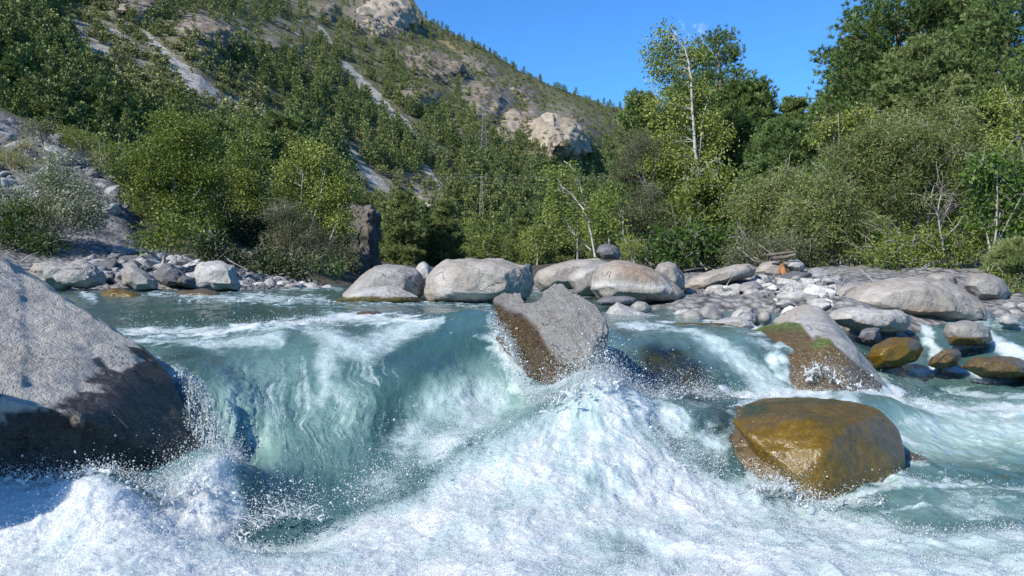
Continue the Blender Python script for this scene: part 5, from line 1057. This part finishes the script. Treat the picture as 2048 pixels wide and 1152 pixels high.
# ------------------------------------------------------------------ mountain forest
def small_pine(seed, n=9, dec=False, far=False):
    r = np.random.default_rng(seed); mb = MB(); mb.tube([[0, 0, 0], [0, 0, .5], [.01, 0, .95]], [.022, .016, .004], 4, .15)
    if dec:
        c = r.normal(size=((15 if far else 46), 3)) * [.20, .20, .20] + [0, 0, .50]; c[:, 2] = np.clip(c[:, 2], .06, .95)
        K = len(c) * 7; p = np.repeat(c, 7, 0) + r.normal(size=(K, 3)) * .07
        leaves(mb, p, r.normal(size=(K, 3)) + [0, 0, .3], (.17 if far else .10) * r.uniform(.7, 1.3, K), .75, r, np.clip(.5 + np.repeat(r.normal(0, .18, len(c)), 7) + r.normal(0, .1, K), 0, 1)); return mb.arrays()
    for i in range(n):
        h = .12 + .83 * i / (n - 1); R = (.27 * (1 - (h - .1) / .92) ** .72 + .02) * r.uniform(.85, 1.15); nb = int(6 - 2 * h + .5); a0 = r.uniform(0, 6.3)
        for j in range(nb):
            a = a0 + 6.283 * j / nb + r.normal(0, .3); L = R * r.uniform(.7, 1.25); d = np.array([math.cos(a), math.sin(a), .12 + .3 * h]); s = np.array([-d[1], d[0], 0]); tn = np.clip(.5 + r.normal(0, .17), 0, 1)
            q = np.array([0, 0, h]); m_ = 3 if far else 7; f = np.linspace(.3, 1, m_)[:, None]
            cc = q + d * L * f + r.normal(size=(m_, 3)) * .022
            blades(mb, cc, np.tile(d * .8 + np.array([0, 0, .25]), (m_, 1)), 3, (.085 + .03 * (1 - h)) * (1.25 if far else 1), (.062 if far else .042), .5, r, np.full(m_, tn))
    return mb.arrays()
TN = [small_pine(300 + i, 9 + i % 3) for i in range(5)]; BN = [small_pine(320 + i, dec=True) for i in range(4)]
TV = [small_pine(340 + i, 7 + i % 2, far=True) for i in range(7)]; BV = [small_pine(360 + i, dec=True, far=True) for i in range(6)]
TM = [mesh_from('mountain_pine', v, f, [M['far_needle']], attrs={'tint': a}) for v, f, a in TN]
BM = [mesh_from('mountain_bush', v, f, [M['far_leaf']], attrs={'tint': a}) for v, f, a in BN]
def forest():
    P, PX, PY, scree, rk, tan = MT
    r = np.random.default_rng(99); nr, nc = PX.shape
    dens = .40 + .30 * sstep(190, 60, PY) + .45 * fbm2(PX / 70, PY / 55, 1.0, 3, seed=70)
    sp = lambda a, v: np.maximum(dens * 0, v * a)
    dens += .6 * blob(PX, PY, 600, 180, 90, 70) + .6 * blob(PX, PY, 800, 320, 110, 90) + .5 * blob(PX, PY, 980, 360, 160, 80) + .25 * blob(PX, PY, 60, 60, 110, 110) + .5 * blob(PX, PY, 1000, 450, 200, 60) + .4 * blob(PX, PY, 1230, 290, 60, 70) + 1.0 * stroke(PX, PY, [(850,48),(960,100),(1080,165),(1240,222)], 12) + .4 * blob(PX, PY, 780, 170, 60, 50)
    open_ = np.clip(.85 * stroke(PX, PY, [(150,50),(330,145),(540,235)], [40,62,36]) + .4 * blob(PX, PY, 330, 150, 150, 70, 25) + .8 * blob(PX, PY, 480, 215, 60, 26, 25) + .9 * blob(PX, PY, 780, 385, 110, 55) + .7 * blob(PX, PY, 1040, 190, 70, 30, 25) + .6 * blob(PX, PY, 960, 130, 60, 30, 30), 0, 1)
    dens_t = np.clip(dens - 1.3 * scree - .85 * rk - .8 * blob(PX, PY, 1125, 275, 60, 44) - 1.0 * open_ - .8 * tan, 0, 1.2)
    dens_b = np.clip(.56 - .42 * np.clip(dens_t, 0, 1) + .3 * open_ - 1.1 * scree - .45 * rk + .5 * blob(PX, PY, 1030, 150, 190, 50, 28) + .4 * blob(PX, PY, 880, 110, 100, 50) + .35 * fbm2(PX / 40, PY / 30, 1.0, 2, seed=71), 0, 1)
    trees, bushes = [], []
    for lst, dn, n, lo, hi, far in ((trees, dens_t, 5800, 2.4, 6.0, .5), (bushes, dens_b, 8500, .9, 2.8, .5)):
        while len(lst) < n:
            i = int(r.integers(20, nr)); j = int(r.integers(60, nc - 330))
            if r.random() < dn[i, j] * .8:
                p = P[i, j]
                if p[1] < 60: continue
                g = r.random(); lst.append((p[0], p[1], p[2], (lo + (hi - lo) * g) * (1.0 - .32 * min(max(p[1] - 200, 0), 300) / 300)))
    def emit(lst, meshes, var, mat, name, label, group, stuffname, stufflabel, sink):
        lst.sort(key=lambda q: -q[3] / q[1])
        inview = [q for q in lst if -60 < 1024 + F * q[0] / q[1] < 2100]; rest = [q for q in lst if not (-60 < 1024 + F * q[0] / q[1] < 2100)]
        for k, (x, y, z, s) in enumerate(inview[:300]):
            o = link(name, meshes[k % len(meshes)], (x, y, z - sink * s), label=label, cat=group.split()[0] if False else ('tree' if 'pine' in name else 'bush'), group=group)
            wd = random.uniform(.72, 1.0) if 'pine' in name else random.uniform(.9, 1.3); o.scale = (s * wd, s * wd, s); o.rotation_euler[2] = random.uniform(0, 6.28)
        mb = MB()
        for x, y, z, s in inview[300:] + rest:
            v, f, a = var[r.integers(len(var))]; th = r.uniform(0, 6.28); c, sn = math.cos(th), math.sin(th); wd = r.uniform(.72, 1.0) if 'pine' in name else r.uniform(.9, 1.3)
            w_ = np.stack([(v[:, 0] * c - v[:, 1] * sn) * wd, (v[:, 0] * sn + v[:, 1] * c) * wd, v[:, 2]], 1) * s + [x, y, z - sink * s]
            mb.V.append(w_.astype(np.float32)); mb.A.append(np.clip(a + r.normal(0, .10), 0, 1).astype(np.float32))
            for fc in f: mb.F[fc.shape[1]].append(fc + mb.n)
            mb.n += len(v)
        link(stuffname, mb.mesh(stuffname, mat), kind='stuff', label=stufflabel)
    emit(trees, TM, TV, M['far_needle'], 'mountain_pine', 'pine on the mountain slope', 'pines on the mountain slope', 'distant_forest', 'distant pine forest covering the upper mountain side', .05)
    emit(bushes, BM, BV, M['far_leaf'], 'mountain_bush', 'bush on the mountain slope', 'bushes on the mountain slope', 'distant_scrub', 'distant scrub dotting the mountain side', .12)
forest()

# ------------------------------------------------------------------ pylons, cables, dead wood
def lattice(px, top, base, Y, label, mat, wpx, arms):
    b = at(px, base, Y); t = at(px, top, Y); H = t[2] - b[2]; w_ = wpx * Y / F
    o = link('pylon', None, b, label=label, cat='pylon')
    def lp(sx, sy, u): q = w_ * (1 - .72 * u); return np.array([sx * q, sy * q, H * u])
    for sx in (-1, 1):
        for sy in (-1, 1): link('leg', MB().tube([lp(sx, sy, 0), lp(sx, sy, .5), lp(sx, sy, 1)], .018, 4).mesh('leg', mat), parent=o)
    mb = MB(); n = 9
    for i in range(n):
        a, c = i / n, (i + 1) / n
        for (s1, s2) in (((-1, -1), (1, -1)), ((1, -1), (1, 1)), ((1, 1), (-1, 1)), ((-1, 1), (-1, -1))):
            mb.tube([lp(*s1, a), lp(*s2, c)], .009, 4); mb.tube([lp(*s2, a), lp(*s1, c)], .009, 4)
    link('bracing', mb.mesh('bracing', mat), parent=o)
    for u in arms:
        ca = MB().tube([[-w_ * 2.0, 0, H * u], [0, 0, H * u + .1], [w_ * 2.0, 0, H * u]], .03, 4); link('crossarm', ca.mesh('crossarm', mat), parent=o)
    return b, H
lattice(968, 212, 298, 200, 'faint grey lattice pylon standing among the slope pines', M['steel'], 6, (.80, .90, .99))
lattice(963, 352, 428, 150, 'tan lattice pole with a short crossarm on the lower slope', M['tan_steel'], 4, (.97,))
for k, (y0, y1, y2) in enumerate([(337,346,352),(341,351,357),(345,356,350),(350,361,366)]):
    a, b_, c_ = at(640, y0, 146), at(963, y1 + (3 if k != 2 else 0), 150), at(1300, y2, 165); P = []
    for q0, q1 in ((a, b_), (b_, c_)):
        for t_ in np.linspace(0, 1, 14)[(0 if q0 is a else 1):]: s = q0 + (q1 - q0) * t_; s = s - np.array([0, 0, 1.2 * t_ * (1 - t_)]); P.append(s)
    link('power_cable', MB().tube(np.array(P), .011, 4).mesh('power_cable', M['cable']), label=['topmost power cable across the lower mountain side', 'second power cable from the top across the lower slope', 'third power cable from the top across the lower slope', 'lowest power cable strung across the lower mountain side'][k], cat='cable', group='power cables')
def stick(label, P, r0, r1, mat='dead_wood', name='driftwood', forks=()):
    mb = MB(); r = np.random.default_rng(len(label)); Q = np.array([at(*p) for p in P]); u = np.linspace(0, 1, 10); s = np.linspace(0, 1, len(Q))
    Z = np.stack([np.interp(u, s, Q[:, j]) for j in range(3)], 1); Z[1:-1] += r.normal(size=(8, 3)) * .01 * np.linalg.norm(Q[-1] - Q[0]) / 3
    mb.tube(Z, np.linspace(r0 * .6, r1 * .6, 10), 6)
    for f in forks: W = np.array([at(*p) for p in f]); mb.tube(W, np.linspace(r1 * 1.3, r1 * .5, len(W)), 5)
    c = Z.mean(0); link(name, mb.mesh(name, M[mat], True, c), c, label=label, cat='dead branch')
stick('thin bleached stick standing up behind the huge left rock', [(42,524,10.6),(58,512,10.6),(78,504,10.7)], .02, .012)
stick('long thin twig lying on the dark wet flank of the left rock', [(228,830,3.18),(262,862,3.26),(295,900,3.35),(335,925,3.48)], .004, .006)
stick('driftwood log lodged above the orange streaked rock', [(1535,510,14.2),(1560,507,14.1),(1590,503,14.0)], .05, .03, 'bark')
stick('second driftwood pole lying over the gravel bar rocks', [(1540,518,14.0),(1568,515,14.0),(1592,509,13.9)], .07, .05, 'bark')
stick('rotten orange stump beside the orange streaked rock', [(1562,525,14.1),(1566,540,14.0),(1570,552,13.9)], .07, .10, 'rust_wood')
stick('grey branch fallen in front of the shadowed boulder', [(1722,540,9.4),(1736,552,9.3),(1750,566,9.2)], .015, .008)
stick('forked dry branch at the left of the whaleback boulder', [(1670,600,9.2),(1680,575,9.3),(1692,555,9.4)], .014, .008, forks=([(1678,580,9.3),(1668,560,9.4)],))
# ------------------------------------------------------------------ splash crests and drops
def ico(sub):
    bm = bmesh.new(); bmesh.ops.create_icosphere(bm, subdivisions=sub, radius=1)
    V = np.array([v.co[:] for v in bm.verts]); Fc = np.array([[v.index for v in f.verts] for f in bm.faces]); bm.free(); return V, Fc
I1, I2 = ico(1), ico(2)
def balls(P, R, src, stretch=None):
    V, Fc = src; n = len(P)
    W = V[None] * np.asarray(R, float)[:, None, None]
    if stretch is not None: W = W + (W @ stretch[..., None]) * stretch[:, None] * .8
    return (W + np.asarray(P)[:, None]).reshape(-1, 3), (Fc[None] + (np.arange(n) * len(V))[:, None, None]).reshape(-1, 3)
def crest(pts_, r, n, up, rad, spread, Yj=.10, out=(-.0, -.2)):
    """fingers and lumps of flying water along a photo polyline (px,py,Y)"""
    q = np.asarray(pts_, float); s = np.linspace(0, 1, len(q)); P, R = [], []
    for _ in range(n):
        u = r.random(); px, py, Y = (np.interp(u, s, q[:, j]) for j in range(3)); Y = Y + r.normal(0, Yj); b = at(px + r.normal(0, 6), py + 8 + abs(r.normal(0, 10)), Y)
        d = unit(np.array([r.normal(out[0], spread), r.normal(out[1], .35), 1.0])); L = up * r.random() ** 2.2 * 1.6 + .02; k = max(4, int(L / (rad * .6)))
        t = np.linspace(0, 1, k)[:, None]; c = b + d * L * t + np.array([r.normal(0, .3), 0, -.35]) * L * t ** 2 + r.normal(size=(k, 3)) * rad * .25
        rr = rad * (1 - .72 * t[:, 0]) * r.uniform(.5, 1.2); rr[-1] *= r.uniform(.9, 1.7)
        P.append(c); R.append(rr)
        if r.random() < .7: P.append(b[None] + r.normal(size=(3, 3)) * rad * 1.2); R.append(rad * r.uniform(.6, 1.5, 3))
    return np.concatenate(P), np.concatenate(R)
NFROTH = 160000
FIZZ = [([(1050,822,4.05),(1120,786,4.02),(1160,764,4.05),(1195,745,4.08),(1235,756,4.12)], 7000, 26, 12), ([(1225,752,4.12),(1300,782,4.4),(1390,776,4.6),(1440,790,4.7)], 3500, 14, 10),
  ([(0,945,2.93),(130,945,2.96),(225,935,2.99),(320,975,3.0)], 2500, 9, 10), ([(310,975,3.0),(370,935,3.1),(440,900,3.25),(480,920,3.3)], 4000, 16, 12), ([(480,1060,2.95),(560,1020,3.06),(640,1030,3.12)], 1800, 26, 18),
  ([(1490,980,3.66),(1545,962,3.6),(1580,972,3.56),(1640,1005,3.5)], 2200, 14, 10), ([(1640,1000,3.5),(1760,1000,3.5)], 900, 10, 10), ([(985,640,4.7),(1018,680,4.54),(1036,730,4.44),(1060,800,4.28)], 2600, 8, 7),
  ([(1590,760,5.25),(1640,735,5.3),(1690,755,5.25),(1760,780,5.3)], 1300, 18, 14), ([(1440,784,4.9),(1560,786,5.0),(1800,798,5.4)], 2500, 10, 10), ([(1800,800,5.5),(1900,810,6.0),(2060,820,6.0)], 1500, 8, 10),
  ([(240,664,5.85),(330,658,5.85),(440,658,5.9),(520,652,5.95),(620,634,6.0),(680,640,6.0)], 3200, 9, 10), ([(620,660,5.6),(700,690,4.9),(800,670,4.95),(870,645,5.1)], 1200, 7, 12), ([(1240,652,6.3),(1300,652,6.3)], 500, 10, 8),
  ([(700,1005,3.15),(800,950,3.4),(900,890,3.6),(1000,860,3.8)], 4000, 30, 30), ([(1300,850,3.9),(1380,905,3.8),(1450,955,3.7)], 1800, 16, 20), ([(330,590,8.7),(430,598,8.7),(650,592,8.9)], 700, 4, 8)]
def splash():
    r = np.random.default_rng(5); parts = []
    parts.append(crest([(1060,818,4.05),(1120,786,4.02),(1160,764,4.05),(1195,745,4.08),(1225,752,4.12)], r, 80, .05, .0065, .7))
    parts.append(crest([(1225,752,4.12),(1260,772,4.22),(1300,782,4.5),(1350,778,4.6),(1390,772,4.7),(1430,790,4.7)], r, 45, .035, .006, .8))
    parts.append(crest([(0,945,2.93),(60,955,2.92),(130,945,2.96),(180,930,2.99),(225,935,2.99),(260,960,2.97)], r, 60, .022, .007, .6, .04))
    parts.append(crest([(260,962,2.98),(330,985,3.02),(420,955,3.08),(470,985,3.12)], r, 50, .03, .006, .8, .05))
    parts.append(crest([(470,1060,2.95),(520,1040,3.0),(560,1020,3.06),(610,1010,3.12),(640,1030,3.12)], r, 26, .06, .0044, 1.2, .06))
    parts.append(crest([(1500,975,3.66),(1545,960,3.64),(1580,972,3.6),(1620,1000,3.55)], r, 50, .045, .0058, .7, .05))
    parts.append(crest([(1640,1000,3.52),(1700,985,3.56),(1760,1000,3.5)], r, 26, .022, .0055, .9, .05))
    parts.append(crest([(985,640,4.72),(1018,680,4.56),(1036,730,4.46),(1056,790,4.3)], r, 34, .016, .005, .7, .04))
    parts.append(crest([(1600,740,5.28),(1640,720,5.35),(1680,750,5.28),(1750,775,5.3)], r, 34, .05, .007, .9, .05))
    parts.append(crest([(1440,780,4.95),(1540,782,5.0),(1800,796,5.4),(1900,808,6.0),(2048,818,6.0)], r, 50, .025, .007, .9, .08))
    parts.append(crest([(250,660,5.9),(330,656,5.9),(420,655,5.95),(520,650,6.0),(620,632,6.1),(660,640,6.1)], r, 60, .03, .009, .9, .06))
    parts.append(crest([(1250,650,6.5),(1280,648,6.5),(1300,655,6.5)], r, 26, .05, .010, .9, .05))
    parts.append(crest([(360,590,8.8),(430,598,8.8),(520,594,9),(650,594,9)], r, 50, .04, .012, .9, .1))
    parts.append(crest([(1100,900,3.75),(1200,880,3.85),(1300,900,3.8),(1400,930,3.8)], r, 20, .02, .006, 1.0, .1))
    P = np.concatenate([a for a, _ in parts]); R = np.maximum(np.concatenate([b for _, b in parts]), .0042)
    V, Fc = balls(P, R, I1)
    me = mesh_from('splash', V, [Fc]); o = bpy.data.objects.new('tmp', me); C.objects.link(o)
    m = o.modifiers.new('r', 'REMESH'); m.mode = 'VOXEL'; m.voxel_size = .0052; s = o.modifiers.new('s', 'SMOOTH'); s.factor = .5; s.iterations = 2
    ev = o.evaluated_get(bpy.context.evaluated_depsgraph_get()); out = bpy.data.meshes.new_from_object(ev); bpy.data.objects.remove(o)
    out.polygons.foreach_set('use_smooth', [True] * len(out.polygons)); out.materials.clear(); out.materials.append(M['spray'])
    link('splash_crests', out, kind='stuff', label='leaping fingers of white water along the crests of the splashes')
    # thin curtain of water running off the edge of the left rock
    u = np.linspace(0, 1, 110)[None]; v = np.linspace(0, 1, 240)[:, None]
    xl = 345 + 52 * v ** .8 + 10 * np.sin(v * 7); xr = 400 + 62 * v ** .7
    px = xl + (xr - xl) * u; py = 726 + 34 * u + (232 - 20 * u) * v; Yc = 3.74 - .26 * v + .03 * u
    st = fbm2(px / 6.0 + .6 * np.sin(py / 23), py / 95, 1.0, 4, .6, 91); st2 = fbm2(px / 2.6 + .8 * np.sin(py / 17), py / 34, 1.0, 3, .6, 92)
    Pc = at(px, py, Yc - .030 * st - .012 * st2)
    fo = np.clip(.24 + .85 * st + .75 * st2 + .30 * v * u + .10 * u, 0, .92) * sstep(0, .05, v)
    cl = np.clip(1.0 - .25 * u * v + 0 * st, 0, 1) * .97
    idx = np.arange(px.size).reshape(px.shape); Fq = np.stack([idx[:-1, :-1], idx[:-1, 1:], idx[1:, 1:], idx[1:, :-1]], -1).reshape(-1, 4)
    link('water_curtain', mesh_from('water_curtain', Pc.reshape(-1, 3), [Fq], [M['water']], attrs={'foam': fo.ravel(), 'clear': cl.ravel(), 'milk': (.5 + 0 * fo).ravel()}, smooth=True), kind='stuff', label='thin glittering curtain of water running off the dark flank of the left rock')
    # fizz: the finest drops that stand over every crest
    P, R = [], []
    for q, n, hgt, wd in FIZZ:
        n = int(n * 2.4)
        q = np.asarray(q, float); s = np.linspace(0, 1, len(q)); t = r.random(n); bb = np.stack([np.interp(t, s, q[:, j]) for j in range(3)], 1)
        h = r.exponential(hgt, n); p = at(bb[:, 0] + r.normal(0, wd, n) + r.normal(0, .25, n) * h, bb[:, 1] + 10 - h + r.normal(0, 5, n), bb[:, 2] + r.normal(0, .07, n)); P.append(p); R.append(.0009 * np.exp(r.normal(0, .6, n)))
    # froth: bubbles and drops lying and jumping all over the white water
    ok = np.flatnonzero((WF.ravel() > .34) & (WQ[..., 1].ravel() < 6.4) & (WPX.ravel() > -150) & (WPX.ravel() < 2200) & (WPY.ravel() < 1230))
    wgt = WF.ravel()[ok] ** 1.5; pick = r.choice(ok, NFROTH, p=wgt / wgt.sum()); Y_ = WQ.reshape(-1, 3)[pick, 1]; near = np.clip(4 / Y_, .4, 1)
    P.append(WQ.reshape(-1, 3)[pick] + WN.reshape(-1, 3)[pick] * (r.exponential(.013, NFROTH) * near + .001)[:, None] + np.array([0, 0, 1]) * (r.exponential(.010, NFROTH) * near * (r.random(NFROTH) < .4))[:, None] + r.normal(size=(NFROTH, 3)) * .006)
    R.append(.0011 * np.exp(r.normal(0, .45, NFROTH)))
    pk = r.choice(fo.size, 3500, p=(fo.ravel() + .05) / (fo.sum() + .05 * fo.size)); P.append(Pc.reshape(-1, 3)[pk] + r.normal(size=(3500, 3)) * .010 + [0, -.008, 0]); R.append(.0017 * np.exp(r.normal(0, .5, 3500)))
    P = np.concatenate(P); R = np.concatenate(R); O = np.array([[1,0,0],[-1,0,0],[0,1,0],[0,-1,0],[0,0,1],[0,0,-1]], float); OF = np.array([[0,2,4],[2,1,4],[1,3,4],[3,0,4],[2,0,5],[1,2,5],[3,1,5],[0,3,5]])
    V, Fc = balls(P, R, (O, OF), unit(r.normal(size=(len(P), 3)) * .5 + [0, 0, .8]) * r.uniform(0, .9, (len(P), 1)))
    link('water_fizz', mesh_from('water_fizz', V, [Fc], [M['spray']], smooth=True), kind='stuff', label='fine spray standing over the crests of the splashes')
    # loose drops
    P, R = [], []
    def cloud(n, cx, cy, sx, sy, Y, sY, rm):
        q = r.normal(size=(n, 3)); p = at(cx + q[:, 0] * sx, cy + q[:, 1] * sy, np.maximum(Y + q[:, 2] * sY, 1.9)); P.append(p); R.append(rm * .32 * np.exp(r.normal(0, .62, n)))
    cloud(1500, 1180, 790, 100, 50, 4.0, .12, .0032); cloud(900, 1150, 900, 160, 70, 3.55, .12, .0028); cloud(500, 700, 960, 110, 50, 3.25, .15, .0030); cloud(350, 330, 940, 70, 45, 3.0, .08, .0030)
    cloud(250, 560, 1010, 70, 36, 2.95, .1, .0038); cloud(160, 1560, 970, 50, 30, 3.55, .06, .0032); cloud(110, 1680, 755, 60, 20, 5.2, .1, .0045); cloud(250, 1340, 760, 60, 24, 4.7, .1, .0040); cloud(350, 1000, 740, 40, 60, 4.5, .08, .0032)
    cloud(160, 600, 640, 90, 18, 6.0, .15, .0055); cloud(60, 300, 625, 50, 16, 6.0, .1, .0055); cloud(150, 1900, 800, 100, 14, 5.8, .2, .0050); cloud(700, 900, 1000, 260, 60, 2.95, .12, .0022); cloud(400, 420, 880, 26, 60, 3.7, .04, .0028); cloud(500, 300, 1040, 220, 50, 2.6, .08, .0018); cloud(400, 1450, 1020, 220, 50, 2.9, .1, .0022)
    P = np.concatenate(P); R = np.concatenate(R)
    V, Fc = balls(P, R, I1, unit(r.normal(size=(len(P), 3)) * .4 + [0, 0, .7]) * r.uniform(0, 1, (len(P), 1)))
    link('water_drops', mesh_from('water_drops', V, [Fc], [M['drop']], smooth=True), kind='stuff', label='flying drops of water over the splashes')
splash()
